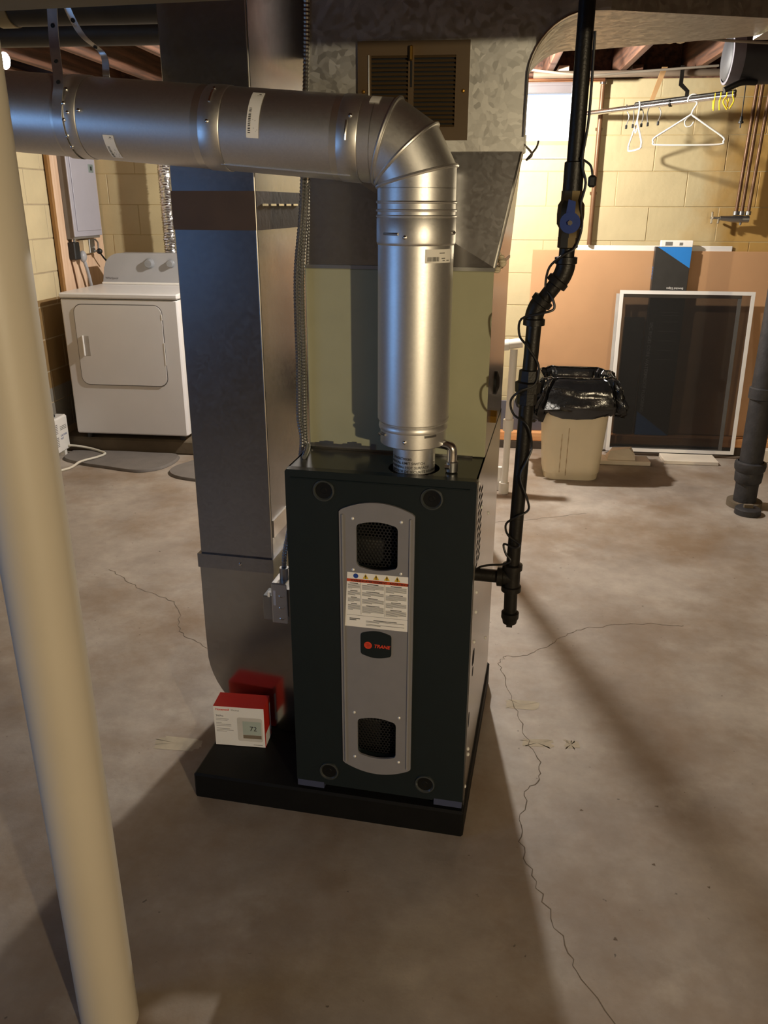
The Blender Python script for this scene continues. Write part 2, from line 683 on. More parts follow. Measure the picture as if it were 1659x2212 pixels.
M_PINK = wood('pale_pine_board', srgb(214, 178, 146), srgb(232, 200, 170), 2.5, 2)
M_IRON = mat('black_iron_pipe', (0.018, 0.016, 0.013), 0.42, 0.5, 0.3, 30, 0.15, 200)
M_CAST = mat('cast_iron', (0.035, 0.034, 0.036), 0.6, 0.2, 0.25, 20, 0.3, 90)
M_BROWNP = mat('brown_painted_pipe', srgb(110, 78, 52), 0.42, 0.3, 0.15, 12)
M_TAN = mat('tan_hardboard', srgb(192, 148, 106), 0.62, 0, 0.07, 3, 0.05, 80)
M_TANEDGE = wood('board_edge_wood', srgb(196, 132, 78), srgb(220, 164, 108), 3, 0)
M_SCREEN = screen_mat()
M_CARTON = mat('black_carton', (0.022, 0.021, 0.021), 0.42, 0, 0.2, 10, 0.05, 90)
M_CBLUE = mat('bright_blue_print', srgb(30, 128, 210), 0.45, 0, 0.05)
M_BAG = mat('black_bin_bag', (0.008, 0.008, 0.008), 0.16, 0, 0.1, 20, 0.9, 16)
M_BIN = mat('beige_bin_plastic', srgb(220, 206, 174), 0.45, 0, 0.06, 5)
M_FOIL = mat('crinkled_foil', (0.80, 0.80, 0.80), 0.22, 1.0, 0.1, 30, 0.9, 55)
M_VALVE = mat('blue_valve_handle', srgb(16, 50, 120), 0.4, 0, 0.08)
M_RUBBER = mat('black_rubber', (0.012, 0.012, 0.012), 0.5, 0, 0.1)
M_CABLE = mat('dark_cable', (0.014, 0.013, 0.012), 0.45, 0, 0.2)
M_GCABLE = mat('grey_cable', srgb(150, 140, 124), 0.5, 0, 0.1)
M_WHCORD = mat('white_cord', srgb(214, 208, 190), 0.5, 0, 0.05)
M_YELPL = mat('yellow_plastic', srgb(230, 196, 40), 0.35, 0, 0.05)
M_LUMBER = mat('white_painted_lumber', srgb(224, 212, 192), 0.6, 0, 0.08, 6, 0.1, 50)
M_STONE = mat('platform_concrete', srgb(104, 92, 74), 0.85, 0, 0.2, 6, 0.4, 40)
M_PVC = mat('white_drain_pipe', srgb(226, 220, 206), 0.35, 0, 0.04)
M_SEAL = mat('white_sealant', srgb(220, 206, 176), 0.6, 0, 0.12, 40, 0.6, 60)
M_BROWNBAND = mat('dark_brown_band', srgb(74, 58, 46), 0.6, 0, 0.12, 12, 0.1, 60)
M_CERAM = mat('porcelain', srgb(236, 232, 224), 0.25, 0, 0.02)
M_STRAP = mat('perforated_strap_metal', (0.78, 0.76, 0.73), 0.40, 1.0, 0.15, 30)
M_INSUL = mat('black_duct_insulation', (0.03, 0.03, 0.034), 0.55, 0, 0.3, 7, 0.5, 18)
M_CRACK = mat('crack_dirt', srgb(104, 92, 78), 0.95, 0, 0.2)
M_STAIN = mat('pale_paint_stain', srgb(172, 160, 136), 0.7, 0, 0.12, 22)
M_GLOW = glow('daylight_pane', (0.92, 0.96, 1.0), WINDOW_GLOW)
M_GLOWB = glow('blue_daylight_pane', DAY_COLOUR, WINDOW_GLOW)
M_GLOWC = glow('dim_blue_pane', DAY_COLOUR, WINDOW_GLOW * 0.12)

# ================================================================== THE SETTING
XL, XR, YF, YB, YA, XJ = -2.75, 3.0, -2.4, 5.55, 5.95, -1.2      # left, right, front, back, alcove back, jog
ZT = 2.26                                                        # top of the block walls
ZC = 2.47                                                        # under side of the floor boards above


def struct(mb, name, m, origin=(0, 0, 0), label=None, smooth=35):
    o = solo(mb, name, m, label, None, origin, 'W', None, 'structure', smooth)
    return o


floor = struct(MB().box((XL - .2, YF - .2, -.12), (XR + .2, YA + .2, 0)), 'floor', M_CONC, label='stained and cracked grey concrete basement floor')


def crack(pts, wid=0.0022, jit=0.008):
    P = smooth_path([(x, y, 0) for x, y in pts], 9)
    mb = MB()
    L, R_ = [], []
    for i, p in enumerate(P):
        t = (P[min(i + 1, len(P) - 1)] - P[max(i - 1, 0)]).normalized()
        n = Vector((-t.y, t.x, 0))
        q = p + n * random.uniform(-jit, jit)
        h = wid * random.uniform(.25, .8)
        L.append(q + n * h)
        R_.append(q - n * h)
    k = len(P)
    vs_ = [(p.x, p.y, .0006) for p in L] + [(p.x, p.y, .0006) for p in R_]
    mb.add(vs_, [(i, i + 1, k + i + 1, k + i) for i in range(k - 1)])
    return part(mb, 'crack', M_CRACK, floor, 0)


# cracks run across the slab
for pts, wd in (
    ([(.15, 2.66), (.26, 2.70), (.40, 2.86), (.52, 2.93), (.72, 2.98), (.86, 2.98)], .0022),
    ([(.15, 2.66), (.13, 2.58), (.17, 2.40), (.20, 2.20), (.24, 2.02), (.19, 1.90), (.17, 1.72), (.21, 1.55), (.27, 1.36)], .002),
    ([(.27, 1.36), (.38, 1.16), (.52, .98), (.60, .91)], .0016),
    ([(-1.62, 3.22), (-1.42, 3.05), (-1.2, 2.92), (-1.1, 2.70), (-.97, 2.60), (-.92, 2.52)], .0022),
    ([(.12, 4.02), (.35, 4.10), (.62, 4.22)], .002),
):
    crack(pts, wd)


def blotch(cx, cy, rx, ry, m, name='stain', rot=0.0):
    n = 26
    pts = []
    for k in range(n):
        a = 2 * math.pi * k / n
        q = 1 + .28 * math.sin(3 * a + cx * 9) + .18 * math.sin(7 * a + cy * 5)
        x, y = rx * q * math.cos(a), ry * q * math.sin(a)
        pts.append((cx + x * math.cos(rot) - y * math.sin(rot), cy + x * math.sin(rot) + y * math.cos(rot), .0004))
    return part(MB().add(pts + [(cx, cy, .0004)], [(k, (k + 1) % n, n) for k in range(n)]), name, m, floor, 0)


for cx, cy, rx, ry in ((.50, 1.68, .004, .003), (.37, 1.44, .004, .004), (.55, 1.90, .005, .003), (.62, 1.62, .003, .003), (.34, 1.86, .004, .003)):
    blotch(cx, cy, rx, ry, M_CRACK, 'speck')

def smear(x0, x1, y0, y1):
    pts = []
    for (a, b) in rrect(x0, y0, x1, y1, min(x1 - x0, y1 - y0) * .35, 5):
        pts.append((a + random.uniform(-.008, .008), b + random.uniform(-.006, .006), .0004))
    n = len(pts)
    part(MB().add(pts + [((x0 + x1) / 2, (y0 + y1) / 2, .0004)], [(k, (k + 1) % n, n) for k in range(n)]), 'paint_smear', M_STAIN, floor, 0)


smear(.145, .255, 2.325, 2.375)
smear(.190, .285, 2.130, 2.170)
smear(.320, .360, 2.130, 2.175)
smear(-.935, -.795, 1.985, 2.045)

# ---- block walls: mortar core with separate painted blocks in front of it
def block_mesh(axis, L, H, m, proud=.0022, thick=.03):
    mb = MB()
    g = .0018
    if axis == 'x':
        mb.bbox((g, -proud, g), (L - g, thick, H - g), .0022)
    else:
        mb.bbox((-thick, g, g), (proud, L - g, H - g), .004)
    return mb.mesh('block', m, (0, 0, 0))


BW, BH, OFFB = .42, .2025, .33
Z0B = 1.55 - 7 * BH + .0


def lay(parent, axis, a0, a1, fixed, m, off=0.0, skip=None):
    """courses of blocks along x or y"""
    cache = {}
    r = 0
    z = Z0B
    while z < ZT - .02:
        h = min(BH, ZT - z)
        a = a0 - BW + (off if r % 2 else off - BW / 2) % BW
        while a < a1:
            s, e = max(a, a0), min(a + BW, a1)
            a += BW
            if e - s < .03:
                continue
            segs = [(s, e, z, h)]
            if skip:
                segs = []
                x0, x1, z0, z1 = skip
                if e <= x0 or s >= x1 or z + h <= z0 or z >= z1:
                    segs = [(s, e, z, h)]
                else:
                    if s < x0 - .03:
                        segs.append((s, x0, z, h))
                    if e > x1 + .03:
                        segs.append((x1, e, z, h))
                    if z < z0 - .03:
                        segs.append((max(s, x0), min(e, x1), z, z0 - z))
            for (s2, e2, zz, hh) in segs:
                key = (round(e2 - s2, 3), round(hh, 3))
                if key not in cache:
                    cache[key] = block_mesh(axis, e2 - s2, hh, m)
                j = random.uniform(-.0015, .0015)
                loc = (s2, fixed + j, zz) if axis == 'x' else (fixed + j, s2, zz)
                ob = linked(cache[key], 'block', parent, Vector(loc) - ORIG[parent.name])
        z += BH
        r += 1


WX0, WX1, WZ0, WZ1 = -.35, .56, 1.925, 2.19
# back wall with the window opening (core made of four pieces round the hole)
wb = MB()
wb.box((XJ, YB, 0), (WX0, YB + .2, ZT)).box((WX1, YB, 0), (XR + .2, YB + .2, ZT)).box((WX0, YB, 0), (WX1, YB + .2, WZ0 - .0)).box((WX0, YB, WZ1 + .06), (WX1, YB + .2, ZT))
wall_back = struct(wb, 'wall_back', M_MORTAR, label='cream painted concrete block wall behind the bin and screens')
lay(wall_back, 'x', XJ, XR, YB, M_BLOCK, OFFB, (WX0 - .001, WX1 + .001, WZ0 - .02, WZ1 + .2))
wa = MB().box((XL - .2, YA, 0), (XJ + .0, YA + .2, ZT)).box((XJ, YB + .0, 0), (XJ + .2, YA + .2, ZT))
wall_alcove = struct(wa, 'wall_alcove', M_MORTAR, label='cream block wall behind the dryer')
lay(wall_alcove, 'x', XL, XJ, YA, M_BLOCK, .1)
wl = MB().box((XL - .2, 3.2, 0), (XL, YA, ZT))
wall_left = struct(wl, 'wall_left', M_LMORT, label='left block wall painted cream over tan and grey bands')
lay(wall_left, 'y', 3.2, YA, XL, M_LBLOCK, .12)

# rest of the shell, beside and behind the camera
W2 = (-.2, .9, .75, 1.60)       # y0, y1, z0, z1 of the windows in the left wall behind the camera
W3 = (-2.0, -1.0, .90, 1.90)
sh = MB()
for y0, y1 in ((YF, W3[0]), (W3[1], W2[0]), (W2[1], 3.2)):
    sh.box((XL - .2, y0, 0), (XL, y1, ZT))
for wv in (W2, W3):
    sh.box((XL - .2, wv[0], 0), (XL, wv[1], wv[2])).box((XL - .2, wv[0], wv[3]), (XL, wv[1], ZT))
struct(sh, 'wall_left_near', M_SHELL, label='left wall beside the camera, darkened to dull its reflection')
struct(MB().box((XR, YF, 0), (XR + .2, YB, ZT)), 'wall_right', M_SHELL, label='darkened right wall outside the picture')
struct(MB().box((XL - .2, YF - .2, 0), (XR + .2, YF, ZT)), 'wall_front', M_SHELL, label='darkened wall behind the camera')


def window(name, axis, a0, a1, z0, z1, at, m, label, depth=.16):
    t = thing(name, label, None, (a0, at, z0) if axis == 'x' else (at, a0, z0), 'W', None, 'structure')
    fr, bar = MB(), MB()
    w = .03

    def bx(mb, s, e, zz0, zz1, d0, d1):
        if axis == 'x':
            mb.box((s, at + d0, zz0), (e, at + d1, zz1))
        else:
            mb.box((at - d0, s, zz0), (at - d1, e, zz1))
    bx(fr, a0, a1, z1 - w, z1, depth - .04, depth)
    bx(fr, a0, a1, z0, z0 + w * .3, depth - .04, depth)
    bx(fr, a0, a0 + w, z0, z1, depth - .04, depth)
    bx(fr, a1 - w, a1, z0, z1, depth - .04, depth)
    part(fr, 'window_frame', M_LUMBER, t)
    p = MB()
    bx(p, a0, a1, z0, z1, depth + .002, depth + .008)
    part(p, 'pane', m, t)
    if axis == 'y':
        bx(bar, (a0 + a1) / 2 - .012, (a0 + a1) / 2 + .012, z0, z1, depth - .035, depth - .005)
        part(bar, 'glazing_bar', M_LUMBER, t)
    return t


win1 = window('window_1', 'x', WX0, WX1, WZ0, WZ1, YB, M_GLOW, 'small bright basement window in the back wall', .14)
si = MB().add([(WX0, YB + .13, WZ0 + .004), (WX1, YB + .13, WZ0 + .004), (WX1, YB - .012, WZ0 - .10), (WX0, YB - .012, WZ0 - .10), (WX0, YB + .13, WZ0 - .10), (WX1, YB + .13, WZ0 - .10)],
              [(0, 1, 2, 3), (4, 5, 1, 0), (3, 2, 5, 4), (0, 3, 4), (1, 5, 2)])
part(si, 'window_sill', mat('pinkish_sill_paint', srgb(222, 190, 164), .6, 0, .05), win1)
hd = MB().box((WX0 - .02, YB - .01, WZ1 + .0), (WX1 + .02, YB + .05, WZ1 + .035)).box((WX0 - .02, YB - .02, WZ1 + .035), (WX1 + .02, YB + .05, WZ1 + .075))
part(hd, 'window_head', mat('grey_head_paint', srgb(120, 112, 112), .6, 0, .08), win1)
window('window_2', 'y', W2[0], W2[1], W2[2], W2[3], XL, M_GLOWB, 'blue daylight window in the left wall beside the camera')
window('window_3', 'y', W3[0], W3[1], W3[2], W3[3], XL, M_GLOWC, 'blue daylight window in the left wall behind the camera')

# ---- ceiling: boards of the floor above, joists, sill plates
ceiling = struct(MB().box((XL - .2, YF - .2, ZC + .02), (XR + .2, YA + .2, ZC + .05)), 'ceiling', M_PLANK, label='open basement ceiling of boards on dark joists')
pm = MB().bbox((XL - .2, .002, ZC), (XR + .2, .138, ZC + .022), .003).mesh('plank', M_PLANK)
y = YF
while y < YA:
    linked(pm, 'plank', ceiling, (0, y, 0))
    y += .14
jm = MB().bbox((-.02, YF, ZT + .01), (.02, YA, ZC), .004).mesh('joist', M_JOIST)
x = XL + .25
while x < XR:
    linked(jm, 'joist', ceiling, (x, 0, 0))
    x += .406
struct(MB().bbox((XJ, YB + .02, ZT), (XR, YB + .2, ZT + .04), .003).bbox((XL, YA + .02, ZT), (XJ, YA + .2, ZT + .04), .003).bbox((XL - .2, YF, ZT), (XL - .01, YA, ZT + .04), .003), 'trim_1', M_JOIST, label='dark wooden sill plate on top of the block walls')
struct(MB().box((XJ, YB + .12, ZT + .04), (XR, YB + .2, ZC + .02)).box((XL, YA + .12, ZT + .04), (XJ, YA + .2, ZC + .02)).box((XL - .2, YF, ZT + .04), (XL - .15, YA, ZC + .02)).box((XR, YF, ZT), (XR + .2, YB, ZC + .02)).box((XL, YF - .2, ZT), (XR, YF, ZC + .02)), 'trim_2', M_JOIST, label='rim joists closing the ceiling above the walls')
# main beam (furnace frame): bottom at 1.82 m
BY0, BY1, BZ = 0.90, 1.20, 1.815
beam = solo(MB().bbox((-2.55, BY0, BZ), (2.7, BY1, BZ + .30), .006), 'main_beam', M_BEAM, 'wide olive painted main beam across the top of the picture', 'beam', (0, 1.05, BZ), 'F', None, 'structure')
# two old pipes and a run of duct under the joists at the upper left
solo(MB().cyl((-2.5, 2.50, 2.118), (-.97, 2.50, 2.092), .052, seg=28), 'ceiling_pipe', mat('dark_drain_pipe', (.045, .042, .036), .5, .2, .2, 10), 'thick dark drain pipe nearest the beam, upper left', 'pipe', (-2.5, 2.5, 2.1), 'F', 'old pipes under the joists')
solo(MB().cyl((-2.5, 2.86, 2.115), (-.97, 2.86, 2.09), .045, seg=28), 'ceiling_pipe', mat('dark_vent_pipe', (.06, .055, .045), .5, .2, .2, 10), 'dark pipe behind the thick drain pipe, just above the flue', 'pipe', (-2.5, 2.86, 2.1), 'F', 'old pipes under the joists')
cb = MB()
cb.lathe([(.052, 0), (.058, .0), (.058, .05), (.052, .05)], (-1.70, 2.50, 2.107), (1, 0, -.017), 28)
solo(cb, 'pipe_collar', mat('cream_collar', srgb(150, 136, 100), .5, 0, .08), 'pale collar band round the thick drain pipe', 'collar', (-1.7, 2.5, 2.1), 'F')

# ---- lamps
for (loc, watts, colr, lab) in LAMPS:
    lx, ly, lz = loc
    if lz > 2:
        t = thing('bulb_lamp', lab, 'lamp', (lx, ly, lz + .20))
        part(MB().lathe([(.001, .20), (.055, .20), (.055, .185), (.038, .16), (.034, .13), (.026, .12), (.001, .12)], loc, seg=28), 'lampholder', M_CERAM, t)
        part(MB().cyl((lx, ly, lz + .055), (lx, ly, lz + .125), .016, seg=20), 'screw_cap', M_BRASS, t)
        part(MB().cyl((lx, ly, lz + .2), (lx, ly, ZC), .012, seg=12), 'conduit_stem', M_STEEL, t)
    else:
        t = thing('stand_lamp', lab, 'lamp', (lx, ly, 0))
        part(MB().lathe([(.001, 0), (.14, 0), (.14, .015), (.03, .035), (.014, .05)], (lx, ly, 0), seg=32), 'lamp_base', M_RUBBER, t)
        part(MB().cyl((lx, ly, .04), (lx, ly, lz - .12), .012, seg=16), 'lamp_pole', M_RUBBER, t)
        part(MB().cyl((lx, ly, lz - .125), (lx, ly, lz - .055), .017, seg=20), 'screw_cap', M_BRASS, t)
    if watts < 10:
        part(MB().sphere(loc, .024, 16, 12, 1, 1, 1.5), 'bulb', glow('small_bulb_glow', colr, 90.0), t)
        continue
    ld = bpy.data.lights.new('bulb_light', 'POINT')
    ld.energy = watts
    ld.color = colr
    ld.shadow_soft_size = .037 if lz > 2 else .033
    lo = bpy.data.objects.new('bulb_light', ld)
    COL.objects.link(lo)
    lo.parent = t
    lo.location = Vector(loc) - t.location

# ================================================================== FURNACE (F frame)
FX0, FX1, FY0, FY1, FZ0, FZ1 = -.595, -.150, 1.713, 2.43, .083, .985
solo(MB().bbox((-.897, 1.708, 0), (-.145, 2.475, FZ0 - .001), .006), 'equipment_pad', M_BLACK, 'low black plastic pad under the furnace', 'pad', (-.52, 2.09, 0), 'F')

fur = thing('furnace', 'tall charcoal gas furnace with silver centre panel', 'furnace', (-.372, 2.07, FZ0), 'F')
sp = MB()
sp.box((FX0, FY0 + .024, FZ0 + .015), (FX0 + .004, FY1, FZ1))
part(sp, 'side_panel', M_FSIDE, fur)
sp = MB().box((FX1 - .004, FY0 + .024, FZ0 + .0), (FX1, FY1, FZ1))
sp.box((FX1 - .004, FY0 + .024, FZ0), (FX1 + .0015, FY0 + .040, FZ1))
rside = part(sp, 'side_panel', M_FSIDE, fur, label='shiny bare metal side panel')
part(MB().box((FX0, FY1 - .004, FZ0), (FX1, FY1, FZ1)), 'back_panel', M_FSIDE, fur)
part(MB().box((FX0, FY0 + .03, FZ0), (FX1, FY1, FZ0 + .02)), 'base_tray', M_BLACK, fur)
part(MB().box((FX0 + .004, FY0 + .16, FZ0 + .02), (FX1 - .004, FY0 + .165, FZ1 - .01)), 'burner_deck', M_GRILLE, fur)
# top plate with the vent opening
VX, VY = -.305, 1.79
top = MB().prism([(FX0, FY0 + .012), (FX1, FY0 + .012), (FX1, FY1), (FX0, FY1)], (0, 0, 1), FZ1 - .003, FZ1, (0, 0, 0), (1, 0, 0), (0, 1, 0), [circ(VX, VY, .060, 28), ])
part(top, 'top_panel', M_TOPC, fur)

W1 = arc(-.375, .8685 - .20, .205, 75.5, 104.5, 6)
def win_outline(x0, x1, z0, z1, bul=.006, r=.012):
    cx = (x0 + x1) / 2
    o = []
    for k in range(9):
        t = k / 8
        o.append((x0 + r + (x1 - x0 - 2 * r) * t, z0 - bul * (1 - (2 * t - 1) ** 2)))
    o += arc(x1 - r, z0 + r, r, -80, 0, 3)[1:]
    o += arc(x1 - r, z1 - r, r, 0, 80, 3)
    for k in range(9):
        t = k / 8
        o.append((x1 - r - (x1 - x0 - 2 * r) * t, z1 + bul * (1 - (2 * t - 1) ** 2)))
    o += arc(x0 + r, z1 - r, r, 100, 180, 3)
    o += arc(x0 + r, z0 + r, r, 180, 260, 3)
    return o
wA = win_outline(-.425, -.326, .757, .868)
wB = win_outline(-.426, -.326, .223, .334)
door_holes = [win_outline(-.43, -.321, .752, .873), win_outline(-.431, -.321, .218, .339)]
dz0 = .112
door_out = [(FX0 - .001, dz0), (-.520, dz0), (-.518, dz0 - .006), (-.228, dz0 - .006), (-.226, dz0), (FX1 + .0, dz0), (FX1, FZ1 - .004), (FX1 - .004, FZ1 + .001), (FX0 + .003, FZ1 + .001), (FX0 - .001, FZ1 - .004)]
door = part(MB().prism(door_out, (0, 1, 0), FY0, FY0 + .024, holes=door_holes), 'front_door', M_CHAR, fur, label='charcoal enamel front door')
# rolled lip along the top edge of the door, feet and corner knobs
part(MB().tube([(FX0 + .012, FY0 - .0006, .966), (FX1 - .014, FY0 - .0006, .966)], .0022, 8), 'door_lip', M_CHAR, fur)
for xa, xb in ((FX0, -.522), (-.225, FX1 - .002)):
    part(MB().box((xa, FY0 + .002, FZ0 + .008), (xb, FY0 + .022, dz0)), 'door_foot', mat('blue_grey_foot', srgb(74, 80, 104), .35, .2, .05), fur)
for kx, kz in ((-.503, .940), (-.250, .939), (-.506, .152), (-.249, .154)):
    kb = part(MB().lathe([(.026, 0), (.0255, -.004), (.0225, -.0048), (.0195, -.0012)], (kx, FY0, kz), (0, 1, 0), 32), 'door_latch', M_LATCH, fur, label='round dished latch on the furnace door')
    part(MB().lathe([(.0001, -.0010), (.0065, -.0012), (.0075, -.0004), (.0195, -.0010)], (kx, FY0, kz), (0, 1, 0), 16), 'latch_screw', M_BLACK, kb)
# silver centre panel
bx0, bx1, bz0, bz1 = -.466, -.287, .192, .898
bo = [(bx0 + .004, bz0), ]
for k in range(13):
    t = k / 12
    bo.append((bx0 + .006 + (bx1 - bx0 - .012) * t, bz0 - .022 * (1 - (2 * t - 1) ** 2) - .002))
bo += [(bx1, bz0 + .004), (bx1, bz1 - .004)]
for k in range(13):
    t = k / 12
    bo.append((bx1 - .006 - (bx1 - bx0 - .012) * t, bz1 + .021 * (1 - (2 * t - 1) ** 2) + .002))
bo += [(bx0, bz1 - .004), (bx0, bz0 + .004)]
bo = bo[1:]
badge = part(MB().prism(bo, (0, 1, 0), FY0 - .006, FY0 + .0, holes=[wA, wB]), 'centre_panel', M_BADGE, fur, label='silver grey panel down the middle of the furnace door')
for rx in (-.4575, -.2965):
    part(MB().bbox((rx - .0025, FY0 - .0095, bz0 + .005), (rx + .0025, FY0 - .006, bz1 - .01), .001), 'rail', M_BADGE2, badge)
for sx, sz in ((-.433, .879), (-.318, .879), (-.433, .749), (-.318, .749), (-.434, .350), (-.318, .350), (-.434, .215), (-.318, .215)):
    part(MB().lathe([(.0038, 0), (.0038, -.0012), (.0024, -.0026), (.0003, -.003)], (sx, FY0 - .006, sz), (0, 1, 0), 12), 'screw', M_SCREW, badge)
# perforated grilles behind the two openings
for (x0, x1, z0, z1) in ((-.43, -.321, .745, .878), (-.431, -.321, .211, .345)):
    g = MB()
    p = .0086
    r_in, zz, row = .0033, z0, 0
    yq = FY0 + .0265
    while zz < z1:
        xx = x0 + (p / 2 if row % 2 else 0)
        while xx < x1:
            ang = [math.radians(30 + 60 * k) for k in range(6)]
            R_ = p / math.sqrt(3)
            o_ = [(xx + R_ * math.cos(a), yq, zz + R_ * math.sin(a)) for a in ang]
            i_ = [(xx + r_in * math.cos(a), yq, zz + r_in * math.sin(a)) for a in ang]
            g.add(o_ + i_, [(k, (k + 1) % 6, 6 + (k + 1) % 6, 6 + k) for k in range(6)])
            xx += p
        zz += p * .866
        row += 1
    part(g, 'perforated_grille', M_GRILLE, fur, 0, kind='stuff')
# burner box seen through the upper grille
part(MB().bbox((-.56, FY0 + .07, .70), (-.37, FY0 + .155, .80), .004), 'burner_box', M_STEEL, fur)
part(MB().bbox((-.55, FY0 + .08, .17), (-.38, FY0 + .15, .27), .004), 'blower_housing', M_STEEL, fur)

# warning label
ly = FY0 - .0066
lab = part(MB().add([(-.4475, ly, .742), (-.2995, ly, .742), (-.2995, ly, .597), (-.455, ly, .597)], [(0, 1, 2, 3)]), 'warning_label', M_WHITE, fur, 0, label='white multilingual warning label')
lx0, lx1 = -.4515, -.2995
band = MB().add([(-.4483, ly - .0003, .7255), (lx1, ly - .0003, .7255), (lx1, ly - .0003, .7175), (-.4487, ly - .0003, .7175)], [(0, 1, 2, 3)])
part(band, 'orange_band', M_ORANGE, lab, 0)
tx = MB()
UX, UZ = (1, 0, 0), (0, 0, 1)
letters(tx, 'WARNING', .0072, (-.4395, ly - .0006, .7190), UX, UZ, bold=.0002)
letters(tx, 'AVERTISSEMENT', .0072, (-.4035, ly - .0006, .7190), UX, UZ, bold=.0002)
letters(tx, 'ADVERTENCIA', .0072, (-.3445, ly - .0006, .7190), UX, UZ, bold=.0002)
part(tx, 'heading_print', M_TXT, lab, 0)
part(MB().add([(x, ly - .0004, z) for x, z in circ(-.4265, .7335, .0062, 20)], [tuple(range(20))]), 'mandatory_symbol', M_BLUEP, lab, 0)
for wx in (-.4025, -.377, -.351, -.326):
    tr = part(MB().add([(wx - .0072, ly - .0004, .7278), (wx + .0072, ly - .0004, .7278), (wx, ly - .0004, .7405)], [(0, 1, 2)]), 'hazard_symbol', M_YELP, lab, 0)
    part(MB().add([(wx - .0011, ly - .0006, .7315), (wx + .0011, ly - .0006, .7315), (wx + .0016, ly - .0006, .7372), (wx - .0016, ly - .0006, .7372)], [(0, 1, 2, 3)]).box((wx - .0012, ly - .00065, .7288), (wx + .0012, ly - .00055, .7306)), 'hazard_mark', M_TXT, tr, 0)
pr, hd_ = MB(), MB()
def col_lines(x0, x1, ztop, blocks):
    z = ztop
    for n, hl in blocks:
        if hl:
            w_ = (x1 - x0) * random.uniform(.45, .7)
            c_ = (x0 + x1) / 2
            hd_.box((c_ - w_ / 2, ly - .0005, z - .0016), (c_ + w_ / 2, ly - .0003, z))
            z -= .0034
        for k in range(n):
            e = x1 if k < n - 1 else x0 + (x1 - x0) * random.uniform(.3, .8)
            pr.box((x0, ly - .0005, z - .0011), (e, ly - .0003, z))
            z -= .0026
        z -= .0035
bl = [(5, 1), (4, 1), (4, 1), (6, 1)]
col_lines(-.4465, -.4165, .7145, bl)
col_lines(-.4115, -.3585, .7145, [(5, 1), (4, 1), (5, 1), (7, 1)])
col_lines(-.3535, -.3035, .7145, [(6, 1), (5, 1), (5, 1), (6, 1)])
col_lines(-.402, -.308, .6195, [(2, 1), (2, 0)])
hd_.box((-.443, ly - .0005, .6185), (-.417, ly - .0003, .6205)).box((-.443, ly - .0005, .6150), (-.426, ly - .0003, .6168))
part(pr, 'fine_print', M_GREYTXT, lab, 0, kind='stuff')
part(hd_, 'bold_print', M_TXT, lab, 0, kind='stuff')
rl = MB().box((-.4145, ly - .0005, .632), (-.4139, ly - .0003, .717)).box((-.3562, ly - .0005, .632), (-.3556, ly - .0003, .717)).box((-.450, ly - .0005, .6285), (lx1 + .001, ly - .0003, .6291))
part(rl, 'column_rules', M_GREYTXT, lab, 0)
# name plate
npo = win_outline(-.415, -.339, .522, .584, .006, .008)
plate = part(MB().prism(npo, (0, 1, 0), FY0 - .0085, FY0 - .006), 'name_plate', M_CHAR, fur, label='charcoal name plate with orange red lettering')
yy = FY0 - .0088
part(MB().add([(x, yy, z) for x, z in circ(-.397, .5500, .0098, 24)], [tuple(range(24))]), 'round_emblem', M_LOGO, plate, 0)
em = MB()
for dz in (-.004, 0, .004):
    em.box((-.4035, yy - .0004, .5500 + dz - .0004), (-.3905, yy - .0002, .5500 + dz + .0004))
em.add([(-.3975, yy - .0003, .543), (-.3965, yy - .0003, .543), (-.3965, yy - .0003, .557), (-.3975, yy - .0003, .557)], [(0, 1, 2, 3)])
part(em, 'emblem_lines', mat('dark_red_line', srgb(120, 40, 26), .5), plate, 0)
part(letters(MB(), 'TRANE', .0125, (-.3825, yy, .5455), (1, 0, 0), (0, 0, 1), 'LEFT', .25, .0004), 'lettering', M_LOGO, plate, 0)
# louvre slots and knock-outs as flat black shade, and screws of the right-hand side
for rowi in range(11):
    z = .940 - rowi * .0195
    for cx_ in ((0, 1) if rowi > 0 else (0,)):
        y0_ = FY0 + .048 + cx_ * .062
        part(MB().add([(FX1 + .0008, y0_, z), (FX1 + .0008, y0_ + .050, z), (FX1 + .0008, y0_ + .050, z + .0085), (FX1 + .0008, y0_, z + .0085)], [(0, 1, 2, 3)]), 'louvre_slot', M_HOLE, rside, 0)
for (yy_, zz_, ry_, rz_) in ((1.825, .475, .016, .022), (1.845, .470, .016, .022), (1.835, .430, .013, .013), (1.783, .318, .014, .022)):
    part(MB().add([(FX1 + .0006, yy_ + ry_ * math.cos(a), zz_ + rz_ * math.sin(a)) for a in (2 * math.pi * k / 20 for k in range(20))], [tuple(range(20))]), 'knock_out', M_HOLE, rside, 0)
for (yy_, zz_) in ((1.86, .875), (1.745, .985 - .012), (2.10, .77), (1.83, .66), (1.84, .60), (1.83, .52), (1.80, .215), (1.81, .19), (1.755, .13), (2.25, .3)):
    part(MB().lathe([(.005, 0), (.005, .002), (.003, .004), (.0003, .0045)], (FX1, yy_, zz_), (1, 0, 0), 10), 'screw', M_SCREW, rside)

